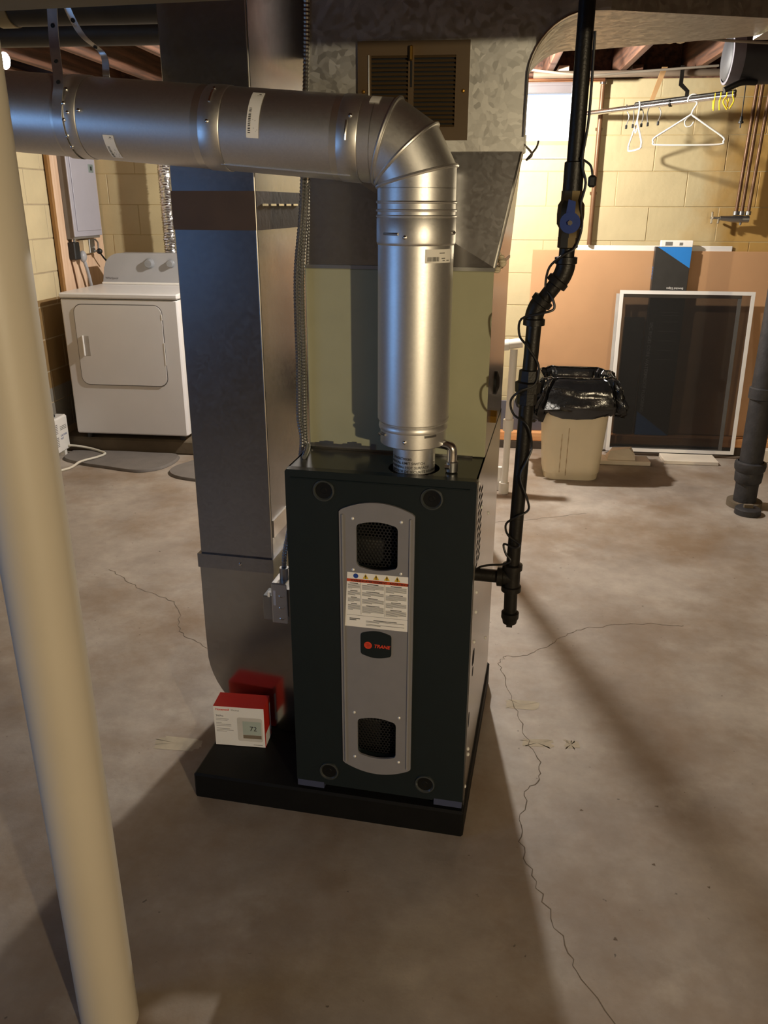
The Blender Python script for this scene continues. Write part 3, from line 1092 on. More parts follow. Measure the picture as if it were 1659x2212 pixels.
# ================================================================== COIL CASE above the furnace
CY0, CZ0, CZ1 = 1.902, FZ1, 1.432
coil = thing('coil_case', 'olive grey sheet metal coil case standing on the furnace', 'coil case', (-.37, 2.16, CZ0), 'F')
part(MB().box((FX0 + .004, CY0 + .004, CZ0 + .0005), (FX1 - .001, FY1 - .006, CZ1 - .012)), 'casing', M_FSIDE, coil)
part(MB().bbox((FX0 + .004, CY0 - .002, CZ0 + .002), (FX1 - .001, CY0 + .005, CZ1 - .012), .002), 'front_panel', M_OLIVE, coil)
part(MB().box((FX0 + .002, CY0 - .004, CZ1 - .012), (FX1 + .001, FY1 - .004, CZ1 - .004)), 'top_flange', M_STEEL, coil)
part(MB().box((FX0 + .004, CY0 - .008, CZ0 + .0005), (FX1 - .03, CY0 - .002, CZ0 + .006)), 'bottom_flange', M_TRIM, coil)
tp = MB()
for k in range(14):
    x = FX0 + .006 + k * .012
    tp.box((x, CY0 - .0032, CZ0 + .006), (x + .0121, CY0 - .0028, CZ0 + .012 + .008 * math.sin(k * .55) ** 2 + random.uniform(0, .003)))
part(tp, 'foil_tape', M_STEEL, coil)
part(MB().lathe([(.03, 0), (.03, .006), (.014, .012), (.0003, .013)], (FX1 - .001, 2.10, 1.13), (1, 0, 0), 20), 'side_cap', M_BLACK, coil)
part(MB().lathe([(.018, 0), (.018, .014), (.0003, .016)], (FX1 - .001, 2.04, 1.055), (1, 0, 0), 6), 'brass_plug', M_BRASS, coil)

# ================================================================== SUPPLY PLENUM (W frame) with its transition
PX0, PX1, PY0, PY1, PZ0 = -.387, .077, 1.92, 2.38, 1.668
PZT = 2.225
plen = thing('supply_plenum', 'spangled galvanised supply plenum turning into a trunk duct', 'duct', (-.15, 2.15, CZ1))
lowf = [(FX0 + .004, CY0 - .002), (FX1, CY0 - .002), (FX1, FY1 - .006), (FX0 + .004, FY1 - .006)]
low = [f2w((a, b, CZ1 - .004)) for a, b in lowf]
upp = [Vector((PX0, PY0, PZ0)), Vector((PX1, PY0, PZ0)), Vector((PX1, PY1, PZ0)), Vector((PX0, PY1, PZ0))]
tr = MB()
tr.add(low + upp, [(0, 1, 4), (1, 5, 4), (1, 2, 5), (2, 6, 5), (2, 3, 6), (3, 7, 6), (3, 0, 7), (0, 4, 7), (0, 3, 2, 1)])
part(tr, 'transition', M_GALV, plen, 0)
for a, b in ((low[0], upp[0]), (low[1], upp[1])):
    part(MB().tube([a, b], .004, 8), 'corner_seam', M_TRIM, plen)
cor = PX1 + .125
outl = [(PX0, PZ0), (PX1, PZ0), (PX1, 1.80)] + arc(PX1 + .125, 1.80, .125, 180, 90, 12)[1:] + [(PX1 + .16, 1.925), (PX1 + .16, PZT), (PX0, PZT)]
part(MB().prism(outl, (0, 1, 0), PY0, PY1), 'plenum_box', M_GALV2, plen)
part(MB().tube([(PX1 + .001, PY0 - .002, PZ0), (PX1 + .001, PY0 - .002, 1.80)] + [(x, PY0 - .002, z) for x, z in arc(PX1 + .125, 1.80, .125, 180, 90, 12)[1:]], .0035, 8), 'corner_seam', M_TRIM, plen)
part(MB().box((PX0 - .002, PY0 - .006, PZ0 - .002), (PX1 + .002, PY0, PZ0 + .026)), 'slip_joint', M_GALV2, plen)
part(MB().box((PX1, PY0 - .002, PZ0 - .004), (PX1 + .007, PY0 + .05, PZ0 + .03)), 'corner_bracket', M_STEEL, plen)
# tapering trunk to the right
xs = [(PX1 + .16, PY0, PY1, 1.925), (.64, 2.15, 2.345, 1.945), (2.9, 2.17, 2.36, 1.945)]
tk = MB().loft([[(x, a, z), (x, b, z), (x, b, PZT), (x, a, PZT)] for x, a, b, z in xs])
part(tk, 'trunk_duct', M_GALV2, plen, 20)
part(MB().loft([[(.635, 2.143, 1.938), (.635, 2.353, 1.938), (.635, 2.353, PZT + .004), (.635, 2.143, PZT + .004)], [(.675, 2.145, 1.938), (.675, 2.355, 1.938), (.675, 2.355, PZT + .004), (.675, 2.145, PZT + .004)]]), 'drive_cleat', M_GALV2, plen, 20)
# tie wire at the corner and sealant below
part(MB().tube(smooth_path([(PX1 + .002, PY0 - .004, PZ0 + .012), (PX1 + .022, PY0 + .02, PZ0 - .006), (PX1 + .012, PY0 + .05, PZ0 - .016), (PX1 + .03, PY0 + .03, PZ0 + .006), (PX1 + .034, PY0 + .02, PZ0 + .02)]), .0022, 6), 'tie_wire', M_STEEL, plen)
sl = MB()
q = f2w((FX1 + .006, CY0 + .01, CZ1))
for k in range(16):
    sl.sphere((q.x + random.uniform(-.010, .012), q.y + random.uniform(0, .06), q.z + random.uniform(-.012, .026)), random.uniform(.005, .010), 10, 7, 1, 1, random.uniform(.6, 1.2))
part(sl, 'sealant_lump', M_SEAL, plen)

# ---- brown register on the plenum
RX0, RX1, RZ0, RZ1 = -.275, -.041, 1.688, 1.876
reg = thing('wall_register', 'brown metal air register on the plenum front', 'vent', ((RX0 + RX1) / 2, PY0, RZ0))
hx = [(-.2465, -.1685), (-.1565, -.0695)]
hz0, hz1 = 1.714, 1.849
fo = MB().prism([(RX0, RZ0), (RX1, RZ0), (RX1, RZ1), (RX0, RZ1)], (0, 1, 0), PY0 - .011, PY0 - .004,
                holes=[[(a, hz0), (b, hz0), (b, hz1), (a, hz1)] for a, b in hx])
fo.box((RX0, PY0 - .005, RZ0), (RX0 + .004, PY0 - .0005, RZ1)).box((RX1 - .004, PY0 - .005, RZ0), (RX1, PY0 - .0005, RZ1)).box((RX0, PY0 - .005, RZ0), (RX1, PY0 - .0005, RZ0 + .004)).box((RX0, PY0 - .005, RZ1 - .004), (RX1, PY0 - .0005, RZ1))
part(fo, 'register_frame', M_REG, reg)
part(MB().box((RX0 + .006, PY0 - .0018, RZ0 + .006), (RX1 - .006, PY0 - .0008, RZ1 - .006)), 'hole_shade', M_HOLE, reg)
nsl = 17
for a, b in hx:
    w_ = b - a
    sm = MB().add([(0, -.0112, -.0026), (w_, -.0112, -.0026), (w_, -.0062, .0020), (0, -.0062, .0020), (0, -.0120, -.0021), (w_, -.0120, -.0021), (w_, -.0070, .0026), (0, -.0070, .0026)],
                  [(0, 1, 2, 3), (7, 6, 5, 4), (0, 4, 5, 1), (3, 2, 6, 7), (0, 3, 7, 4), (1, 5, 6, 2)]).mesh('louvre_slat', M_REG, (0, 0, 0), 0)
    for k in range(nsl):
        linked(sm, 'louvre_slat', reg, Vector((a, PY0 + .0, hz0 + .003 + (hz1 - hz0 - .004) * k / (nsl - 1) - .001)) - ORIG[reg.name])
part(MB().bbox((-.1655, PY0 - .024, 1.838), (-.1585, PY0 - .010, 1.866), .002), 'damper_lever', M_BRASS, reg)
part(MB().box((-.1640, PY0 - .0125, 1.79), (-.1600, PY0 - .0108, 1.842)), 'lever_slot', M_HOLE, reg)
part(MB().tube([(-.2515, PY0 - .012, 1.705), (-.2515, PY0 - .012, 1.850)], .0017, 8), 'frame_rib', M_TRIM, reg)
for sx in (RX0 + .012, RX1 - .012):
    part(MB().lathe([(.004, 0), (.003, -.002), (.0003, -.0025)], (sx, PY0 - .011, 1.782), (0, 1, 0), 10), 'screw', M_BRASS, reg)

# ================================================================== FLUE PIPE (F frame)
flue = thing('flue_pipe', 'large round galvanised flue pipe with elbow above the furnace', 'pipe', (VX, VY, .93), 'F')
AX, AY = -.3095, 1.79
VX, VY = AX + .004, AY
R0 = .0815
part(MB().cyl((VX, VY, .90), (VX, VY, 1.06), .0485, seg=40, caps=False), 'vent_collar', M_FLUE, flue, label='bright inner vent pipe with printed warning')
part(MB().lathe([(.049, 1.040), (.072, 1.048), (.075, 1.05), (.075, 1.082), (.078, 1.084), (.079, 1.088), (.078, 1.094), (.0755, 1.098), (.080, 1.103), (.080, 1.110)], (AX + .001, AY, 0), seg=44), 'reducer', M_FLUE, flue)
part(MB().cyl((AX, AY, 1.106), (AX, AY, 1.490), R0 - .001, seg=48, caps=False), 'pipe_section', M_FLUE, flue)
part(MB().lathe([(R0 - .001, 1.480), (R0 + .001, 1.482), (R0 + .0018, 1.486), (R0 + .0018, 1.532), (R0, 1.535)], (AX, AY, 0), seg=48), 'upper_collar', M_FLUE, flue)
for zz in (1.537, 1.548, 1.564):
    part(MB().tube([(AX + (R0 + .0005) * math.cos(a), AY + (R0 + .0005) * math.sin(a), zz) for a in (2 * math.pi * k / 44 for k in range(44))], .0028, 8, closed=True), 'rolled_bead', M_FLUE, flue)
part(MB().cyl((AX, AY, 1.533), (AX, AY, 1.592), R0, seg=48, caps=False), 'elbow_collar', M_FLUE, flue)
# slots and rivets on the collars
def on_v(ang, r):
    return Vector((AX + r * math.sin(ang), AY - r * math.cos(ang), 0))
def slot(zc, a0, a1, r, name='lock_slot'):
    part(MB().tube([on_v(math.radians(a0 + (a1 - a0) * k / 6), r) + Vector((0, 0, zc)) for k in range(7)], .0028, 8), name, M_STEEL, flue)
slot(1.503, -42, -16, R0 + .002)
slot(1.075, -62, -44, .076)
slot(1.078, 30, 52, .076)
for ang, zc, r in ((-6, 1.497, R0 + .002), (78, 1.505, R0 + .002), (-4, 1.066, .0755), (-70, 1.07, .0755)):
    p_ = on_v(math.radians(ang), r) + Vector((0, 0, zc))
    d_ = on_v(math.radians(ang), 1) - on_v(math.radians(ang), 0)
    part(MB().lathe([(.0045, 0), (.0042, .002), (.002, .004), (.0003, .0043)], p_, d_, 12), 'screw', M_CHROME, flue)
# printed text wrapped on the vent collar
def wrap_text(lines, r, zc, a_start, size, lead):
    mb = MB()
    for i, s in enumerate(lines):
        v, f = text2d(s, size, 'LEFT', 0, .0001)
        pts = []
        for (x, y_) in v:
            a = math.radians(a_start) + x / r
            pts.append(Vector((VX + (r + .0004) * math.sin(a), VY - (r + .0004) * math.cos(a), zc - i * lead + y_)))
        mb.add(pts, f)
    return mb
part(wrap_text(['CONVERT90080', 'MANUAL LIMIT SWITCH', 'WARNING: HOT SURFACE!', 'DISPOSITIF DE SECURITE REARMABLE', 'ATTENTION SURFACE BRULANTE'], .0485, 1.016, -68, .0085, .0098), 'printed_warning', M_TXT, flue, 0)
# small drain elbow hanging on the side of the collar
dr = [(VX + .045, VY - .006, 1.050), (VX + .068, VY - .010, 1.050), (VX + .084, VY - .012, 1.046), (VX + .090, VY - .013, 1.036), (VX + .090, VY - .013, 1.010)]
part(MB().tube(smooth_path(dr, 5), .0115, 16), 'drain_elbow', M_CHROME, flue)
part(MB().lathe([(.0125, 0), (.0145, .002), (.0145, .024), (.0125, .026), (.0003, .026)], (VX + .090, VY - .013, .986), (0, 0, 1), 20), 'hose_clamp', M_STEEL, flue)
part(MB().cyl((VX + .076, VY - .024, 1.0), (VX + .086, VY - .024, 1.0), .006, seg=10), 'clamp_screw', M_CHROME, flue)
# elbow of four gores
Cx, Cz, Rc = AX - (R0 + .0105), 1.590, R0 + .0105
BEND = math.radians(85.4)
nseam = [0, BEND / 6, BEND / 2, BEND * 5 / 6, BEND]
def seam_ring(k, grow=0.0, n=48):
    th = nseam[k]
    half = 0 if k in (0, 4) else BEND / 6
    a, b = (R0 + grow) / math.cos(half), R0 + grow
    rc = Rc / math.cos(half)
    c = Vector((Cx + rc * math.cos(th), AY, Cz + rc * math.sin(th)))
    u = Vector((math.cos(th), 0, math.sin(th)))
    return [c + u * (a * math.cos(t)) + Vector((0, b * math.sin(t), 0)) for t in (2 * math.pi * j / n for j in range(n))]
for k in range(4):
    part(MB().loft([seam_ring(k), seam_ring(k + 1)], False), 'elbow_gore', M_FLUE, flue)
for k in (1, 2, 3):
    part(MB().tube(seam_ring(k, .0008), .0038, 8, closed=True), 'gore_seam', M_FLUE, flue)
# horizontal run rising to the left
H0 = Vector((Cx + Rc * math.cos(BEND), AY, Cz + Rc * math.sin(BEND)))
HD = Vector((-math.sin(BEND), 0, math.cos(BEND)))
HU = Vector((math.cos(BEND), 0, math.sin(BEND)))
HF = Vector((0, -1, 0))
def hp(s, ang, r):
    """point on the run: s metres along, ang degrees from facing front up"""
    a = math.radians(ang)
    return H0 + HD * s + (HF * math.cos(a) + HU * math.sin(a)) * r
def hring(s, r, n=48):
    return [hp(s, 360.0 * k / n, r) for k in range(n)]
def hsec(name, prof, m=M_FLUE):
    return part(MB().loft([hring(s, r) for s, r in prof], False), name, m, flue)
hsec('pipe_section', [(-.002, R0), (.028, R0)])
hsec('collar_band', [(.024, R0 + .0008), (.026, R0 + .002), (.064, R0 + .002), (.066, R0 + .0006)])
hsec('bright_band', [(.066, R0 + .0004), (.080, R0 + .0004)], M_BAND)
hsec('pipe_section', [(.078, R0), (.318, R0)])
hsec('collar_band', [(.312, R0 + .0006), (.314, R0 + .002), (.356, R0 + .002), (.358, R0 + .0006)])
hsec('bright_band', [(.358, R0 + .0004), (.374, R0 + .0004)], M_BAND)
hsec('pipe_section', [(.372, R0), (.640, R0)])
hsec('collar_band', [(.630, R0 + .0006), (.632, R0 + .002), (.672, R0 + .002), (.674, R0 + .0006)])
hsec('bright_band', [(.674, R0 + .0004), (.688, R0 + .0004)], M_BAND)
hsec('pipe_section', [(.686, R0), (1.62, R0)])
part(MB().tube([hp(.04, -58, R0 + .002), hp(.32, -58, R0 + .001)], .002, 6), 'lock_seam', M_FLUE, flue)
for s, a0, a1 in ((.046, -5, 20), (.336, 32, 55)):
    part(MB().tube([hp(s, a0 + (a1 - a0) * k / 6, R0 + .002) for k in range(7)], .0025, 8), 'lock_slot', M_TRIM, flue)
for s, a in ((.040, 27), (.336, 5), (.336, 58), (.655, 35), (.655, 14), (.655, -8), (.655, -30), (.645, 2), (.655, -48), (.62, 6)):
    d_ = (HF * math.cos(math.radians(a)) + HU * math.sin(math.radians(a)))
    part(MB().lathe([(.004, 0), (.0038, .002), (.002, .0036), (.0003, .004)], hp(s, a, R0 + .0018), d_, 10), 'screw', M_CHROME, flue)
def sticker(s0, s1, a0, a1, seed, bars=True):
    n = 8
    r = R0 + .0012
    L = [hp(s0, a0 + (a1 - a0) * k / n, r) for k in range(n + 1)]
    Rr = [hp(s1, a0 + (a1 - a0) * k / n, r) for k in range(n + 1)]
    st = part(MB().add(L + Rr, [(k, k + 1, n + 2 + k, n + 1 + k) for k in range(n)]), 'sticker', M_WHITE, flue, label='white printed sticker on the flue')
    if not bars:
        return
    rnd = random.Random(seed)
    g = MB()
    r2 = r + .0004
    def quad(sa, sb, aa, ab):
        g.add([hp(sa, aa, r2), hp(sa, ab, r2), hp(sb, ab, r2), hp(sb, aa, r2)], [(0, 1, 2, 3)])
    ds, da = s1 - s0, a1 - a0
    a = .42
    while a < .93:
        w_ = rnd.uniform(.008, .022)
        quad(s0 + ds * .14, s0 + ds * .34, a0 + da * a, a0 + da * (a + w_))
        a += w_ + rnd.uniform(.010, .022)
    part(g, 'barcode', M_TXT, st, 0, kind='stuff')
    g = MB()
    for k in range(5):
        quad(s0 + ds * (.50 + .09 * k), s0 + ds * (.53 + .09 * k), a0 + da * .1, a0 + da * rnd.uniform(.5, .9))
    quad(s0 + ds * .6, s0 + ds * .78, a0 + da * .05, a0 + da * .08)
    part(g, 'fine_print', M_GREYTXT, st, 0, kind='stuff')
sticker(.252, .226, 56, -12, 3)
sticker(.572, .548, -24, -66, 5)
sticker(.010, -.010, 74, 52, 9, False)
# sticker on the upright pipe
n = 8
r = R0 + .0008
st = part(MB().add([on_v(math.radians(24 + 46 * k / n), r) + Vector((0, 0, z)) for z in (1.447, 1.474) for k in range(n + 1)], [(k, k + 1, n + 2 + k, n + 1 + k) for k in range(n)]), 'sticker', M_WHITE, flue, label='white barcode sticker on the upright flue')
g = MB()
a = 27.0
while a < 46:
    w_ = random.uniform(.35, .9)
    g.add([on_v(math.radians(a), r + .0005) + Vector((0, 0, 1.4505)), on_v(math.radians(a + w_), r + .0005) + Vector((0, 0, 1.4505)), on_v(math.radians(a + w_), r + .0005) + Vector((0, 0, 1.459)), on_v(math.radians(a), r + .0005) + Vector((0, 0, 1.459))], [(0, 1, 2, 3)])
    a += w_ + random.uniform(.4, .8)
part(g, 'barcode', M_TXT, st, 0, kind='stuff')
g = MB()
for a0, a1, z in ((50, 57, 1.455), (46, 56, 1.4655), (52, 66, 1.4505)):
    g.add([on_v(math.radians(b), r + .0005) + Vector((0, 0, zz)) for b, zz in ((a0, z), (a1, z), (a1, z + .002), (a0, z + .002))], [(0, 1, 2, 3)])
part(g, 'fine_print', M_GREYTXT, st, 0)

# ---- perforated hanger straps
def strap(name, label, pts, wdir, w_=.023, nh=9):
    P = smooth_path(pts, 8)
    wd = Vector(wdir).normalized()
    mb = MB()
    L = [p + wd * w_ / 2 for p in P]
    R_ = [p - wd * w_ / 2 for p in P]
    k = len(P)
    th = Vector((0, -.0012, 0))
    mb.add(L + R_ + [p + th for p in L] + [p + th for p in R_],
           [(i, i + 1, k + i + 1, k + i) for i in range(k - 1)] + [(2 * k + i, 3 * k + i, 3 * k + i + 1, 2 * k + i + 1) for i in range(k - 1)] +
           [(i, 2 * k + i, 2 * k + i + 1, i + 1) for i in range(k - 1)] + [(k + i, k + i + 1, 3 * k + i + 1, 3 * k + i) for i in range(k - 1)])
    t = thing(name, label, 'strap', pts[0], 'F', 'perforated hanger straps of the flue')
    part(mb, 'strap_band', M_STRAP, t)
    for i in range(nh):
        q = P[0].lerp(P[int(len(P) * .48)], (i + .6) / nh)
        j = min(range(len(P)), key=lambda u: (P[u] - q).length)
        t_ = (P[min(j + 1, k - 1)] - P[max(j - 1, 0)]).normalized()
        nrm = wd.cross(t_).normalized()
        if nrm.y > 0:
            nrm = -nrm
        part(MB().lathe([(.0046, .0016), (.0003, .0017)], P[j] + nrm * .0006, nrm, 12), 'strap_hole', M_HOLE, t, 0)
    return t
sH = .668
cH = H0 + HD * sH
strap('hanger_strap', 'bright perforated strap holding the flue, upper left', [Vector((-1.062, 1.758, 2.262)), Vector((-1.068, 1.755, 2.0)), Vector((-1.074, 1.751, 1.88)), cH + HF * .072 + HU * .065, hp(sH, 22, R0 + .004), hp(sH, -10, R0 + .004), hp(sH, -45, R0 + .004), hp(sH, -80, R0 + .004), hp(sH, -120, R0 + .004)], HD)
strap('hanger_strap', 'darker slanting perforated strap behind the bright strap', [Vector((-1.09, 1.70, 2.262)), Vector((-1.055, 1.75, 2.0)), Vector((-1.035, 1.785, 1.90)), Vector((-1.010, AY + .04, 1.862)), hp(sH - .06, 100, R0 + .004), hp(sH - .04, 140, R0 + .004), hp(sH - .03, 180, R0 + .004)], HD, .016, 8)

# ================================================================== RETURN DUCT (F frame)
DX0, DX1, DY0, DY1 = -.938, -.724, 1.945, 2.42
ret = thing('return_duct', 'tall square galvanised return duct left of the furnace', 'duct', ((DX0 + DX1) / 2, 2.2, FZ0), 'F')
part(MB().bbox((DX0 + .004, DY0 + .003, .61), (DX1, DY1, 2.24), .002), 'duct_riser', M_GALV, ret)
part(MB().bbox((DX0 + .01, DY1 - .002, 1.93), (-.60, 3.30, 2.238), .002), 'added_blocker_duct', M_GALV, ret)  # unseen duct added to block the rear bulb from the riser's upper side
heel = [(DX0, .640), (DX0, .39)] + arc(DX0 + .25, .335, .25, 180, 268, 14)[1:] + [(FX0, FZ0 + .002), (FX0, .50), (-.655, .505)] + arc(-.655, .575, .067, 270, 180, 8)[1:] + [(DX1 + .002, .58), (DX1 + .002, .640)]
part(MB().prism(heel, (0, 1, 0), DY0, DY1), 'boot', galv('boot_sheet', (.50, .49, .46), .17, .03, 40, .05), ret, label='curved boot joining the duct to the furnace')
part(MB().box((DX0 - .004, DY0 - .004, .602), (DX1 + .005, DY1, .643)), 'joint_band', M_GALV, ret)
part(MB().box((DX0 + .003, DY0 + .0012, 1.500), (DX1 + .0015, DY1, 1.588)), 'brown_joint_band', M_BROWNBAND, ret, label='dark brown band at the duct joint')  # thin dark brown band round the riser
cl = MB()
for k in range(5):
    cl.box((DX1 + .001, DY0 + .05 + k * .06, 1.555), (DX1 + .003, DY0 + .09 + k * .06, 1.560))
part(cl, 'drive_cleat', M_TRIM, ret)
part(MB().tube([(DX1 + .001, DY0 + .004, .645), (DX1 + .001, DY0 + .004, 2.2)], .0028, 8), 'corner_seam', M_TRIM, ret)
part(MB().lathe([(.005, 0), (.004, -.003), (.0003, -.004)], (-.815, DY0 - .004, .622), (0, 1, 0), 10), 'screw', M_CHROME, ret)
part(MB().box((DX1 + .0, DY0 + .02, .70), (DX1 + .003, DY0 + .14, .75)), 'foil_tape', M_TRIM, ret)

# ================================================================== SWITCH BOX and CONDUIT
M_BOXM = mat('grey_box_metal', (.62, .61, .58), .42, .9, .06)
sw = thing('switch_box', 'small steel switch box on the furnace left side', 'electrical box', (-.64, 1.85, .515), 'F')
part(MB().bbox((-.690, 1.835, .512), (-.648, 1.90, .627), .003), 'box_body', M_BOXM, sw)
part(MB().bbox((-.688, 1.831, .512), (-.645, 1.835, .627), .004), 'cover_plate', M_BOXM, sw)
part(MB().box((-.66, 1.84, .53), (FX0 - .001, 1.88, .61)), 'mounting_arm', M_STEEL, sw)
part(MB().bbox((-.720, 1.85, .508), (-.690, 1.90, .580), .002), 'switch_shroud', M_STEEL, sw)
part(MB().bbox((-.706, 1.846, .578), (-.697, 1.86, .592), .002), 'toggle', M_WPL, sw)
part(MB().box((-.6825, 1.8300, .565), (-.6755, 1.8312, .608)), 'paper_tag', M_WHITE, sw)
for zz in (.597, .563, .531):
    part(MB().tube([(-.660 + .0075 * math.cos(a), 1.8308, zz + .0075 * math.sin(a)) for a in (math.radians(200 + 150 * k / 8) for k in range(9))], .0012, 6), 'knock_out', M_CHROME, sw)
part(MB().cyl((-.662, 1.868, .627), (-.662, 1.868, .660), .0125, seg=14), 'conduit_connector', M_STEEL, sw)
def ribbed(path, r, pitch=.0075, seg=10):
    P = smooth_path(path, 10)
    out, rad = [], []
    acc = 0
    dist = [0]
    for i in range(1, len(P)):
        dist.append(dist[-1] + (P[i] - P[i - 1]).length)
    nn = int(dist[-1] / (pitch / 2))
    j = 0
    for k in range(nn + 1):
        d = dist[-1] * k / nn
        while j < len(P) - 2 and dist[j + 1] < d:
            j += 1
        t = (d - dist[j]) / max(1e-6, dist[j + 1] - dist[j])
        out.append(P[j].lerp(P[j + 1], t))
        rad.append(r if k % 2 else r * .78)
    return MB().tube(out, rad, seg)
solo(ribbed([(-.560, 1.876, 2.1), (-.565, 1.876, 1.87), (-.584, 1.876, 1.57), (-.604, 1.876, 1.40), (-.606, 1.876, 1.2), (-.609, 1.876, 1.07), (-.605, 1.878, .99), (-.640, 1.878, .80), (-.660, 1.874, .70), (-.662, 1.868, .655)], .0075), 'flexible_conduit', M_STEEL, 'ribbed metal conduit running down to the switch box', 'conduit', (-.6, 1.876, .65), 'F', 'flexible metal conduits')
solo(ribbed([(-.548, 1.884, 2.1), (-.556, 1.884, 1.80), (-.578, 1.884, 1.55), (-.594, 1.886, 1.40), (-.596, 1.886, 1.2), (-.5985, 1.886, 1.02), (-.590, 1.880, .992), (-.575, 1.80, .990)], .007), 'flexible_conduit', M_STEEL, 'ribbed metal conduit ending on the furnace top', 'conduit', (-.6, 1.884, .99), 'F', 'flexible metal conduits')

# ================================================================== THERMOSTAT BOX (W frame)
tb = thing('thermostat_box', 'red and white thermostat carton standing on the black pad', 'box', (-.634, 1.954, FZ0))
tx0, tx1, ty0, ty1, tz0, tz1 = -.708, -.560, 1.919, 1.989, FZ0, FZ0 + .131
part(MB().box((tx0, ty0 + .0005, tz0), (tx1, ty1, tz1)), 'carton', M_RED, tb)
part(MB().box((tx0 + .0003, ty0 - .0003, tz0 + .0003), (tx1 - .0003, ty0 + .0005, tz1 - .0003)), 'front_face', M_WHITE, tb)
yq = ty0 - .0006
part(letters(MB(), 'Honeywell', .0095, (tx0 + .006, yq, tz1 - .013), UX, UZ, bold=.0002), 'brand_print', M_RED, tb, 0)
part(letters(letters(MB(), 'Home', .0095, (tx0 + .052, yq, tz1 - .013), UX, UZ), 'T4 Pro', .008, (tx0 + .006, yq, tz1 - .034), UX, UZ, bold=.0002), 'model_print', M_GREYTXT, tb, 0)
g = MB()
for k, w_ in enumerate((.038, .034, .0, .016, .044, .044, .0, .04, .05, .03)):
    if w_:
        g.box((tx0 + .006, yq - .0001, tz1 - .042 - k * .0047), (tx0 + .006 + w_, yq + .0001, tz1 - .0405 - k * .0047))
g.box((tx1 - .035, yq - .0001, tz0 + .006), (tx1 - .008, yq + .0001, tz0 + .008))
part(g, 'fine_print', mat('pale_grey_print', srgb(170, 165, 155), .6), tb, 0, kind='stuff')
dev = part(MB().prism(rrect(tx0 + .068, tz0 + .018, tx1 - .006, tz0 + .098, .007), (0, 1, 0), ty0 - .0006, ty0 - .0004), 'thermostat_picture', mat('printed_device', srgb(214, 208, 196), .5), tb, 0)
part(MB().box((tx0 + .084, ty0 - .0010, tz0 + .041), (tx1 - .010, ty0 - .0008, tz0 + .086)), 'display_print', mat('printed_display', srgb(182, 192, 178), .5), dev, 0)
part(MB().box((tx0 + .084, ty0 - .0010, tz0 + .028), (tx1 - .010, ty0 - .0008, tz0 + .040)), 'display_bar', mat('printed_bar', srgb(132, 118, 98), .5), dev, 0)
part(letters(MB(), '72', .022, (tx0 + .104, ty0 - .0012, tz0 + .055), UX, UZ), 'digits_print', M_TXT, dev, 0)
part(MB().box((tx1 - .0002, ty0 + .01, tz0), (tx1 + .0004, ty1 - .01, tz0 + .04)).box((tx1 - .0002, ty1 - .010, tz0 + .02), (tx1 + .0004, ty1 - .002, tz1 - .02)), 'side_panel', M_WHITE, tb, 0)

# ================================================================== GAS PIPE (F frame)
GY, GR = 1.78, .0157
gas = thing('gas_pipe', 'black iron gas pipe with blue valve beside the furnace', 'pipe', (-.06, GY, .60), 'F')
def seg_(name, a, b, r=GR, m=M_IRON):
    return part(MB().cyl(a, b, r, seg=24), name, m, gas)
T0, T1, T2, T3, T4 = (.006, GY, 2.262), (.004, GY, 1.430), (-.052, GY, 1.352), (-.055, GY, 1.20), (-.064, GY, .735)
seg_('pipe_section', T0, (.006, GY, 1.585))
seg_('pipe_section', (.005, GY, 1.50), (.004, GY, 1.445))
seg_('pipe_section', (.000, GY, 1.424), (-.047, GY, 1.358))
seg_('pipe_section', (-.051, GY, 1.335), T3)
seg_('pipe_section', T3, (-.063, GY, .765))
seg_('pipe_section', (-.0635, GY, .70), (-.062, GY, .628))
def elbow(c, d0, d1):
    c, d0, d1 = Vector(c), Vector(d0).normalized(), Vector(d1).normalized()
    e = part(MB().tube(smooth_path([c + d0 * .024, c + d0 * .010, c + d1 * .010, c + d1 * .024], 5), .0195, 20), 'pipe_elbow', M_IRON, gas)
    for d in (d0, d1):
        part(MB().lathe([(.0195, .016), (.0228, .018), (.0228, .030), (.019, .031), (.016, .031)], c, d, 24), 'elbow_band', M_IRON, e)
elbow((.004, GY, 1.430), (0, 0, 1), (-.056, 0, -.078))
elbow((-.052, GY, 1.352), (.056, 0, .078), (0, 0, -1))
# coupling near the top, valve body with blue lever
part(MB().lathe([(.0165, -.03), (.0195, -.028), (.0195, .028), (.0165, .03)], (.006, GY, 1.610), (0, 0, 1), 24), 'coupling', M_IRON, gas)
M_VBODY = mat('tarnished_brass', srgb(84, 70, 44), .45, .7, .2)
vb = part(MB().lathe([(.0165, -.045), (.021, -.044), (.021, -.026), (.026, -.018), (.027, 0), (.026, .018), (.021, .026), (.021, .044), (.0165, .045)], (.006, GY, 1.542), (0, 0, 1), 8), 'valve_body', M_VBODY, gas)
part(MB().cyl((.006, GY - .02, 1.542), (.006, GY - .042, 1.542), .009, seg=14), 'valve_stem', M_BRASS, vb)
hv = MB().prism(circ(.006, 1.527, .020, 20), (0, 1, 0), GY - .048, GY - .038)
hv.prism([(-.004, 1.535), (.014, 1.535), (.014, 1.566), (.000, 1.570)], (0, 1, 0), GY - .046, GY - .040)
part(hv, 'valve_handle', M_VALVE, vb, label='blue lever handle')
part(MB().cyl((.006, GY - .0482, 1.527), (.006, GY - .053, 1.527), .005, seg=6), 'handle_nut', M_CHROME, vb)
part(MB().lathe([(.0165, -.012), (.0205, -.010), (.0205, .010), (.0165, .012)], (.005, GY, 1.489), (0, 0, 1), 8), 'brass_nut', M_VBODY, gas)
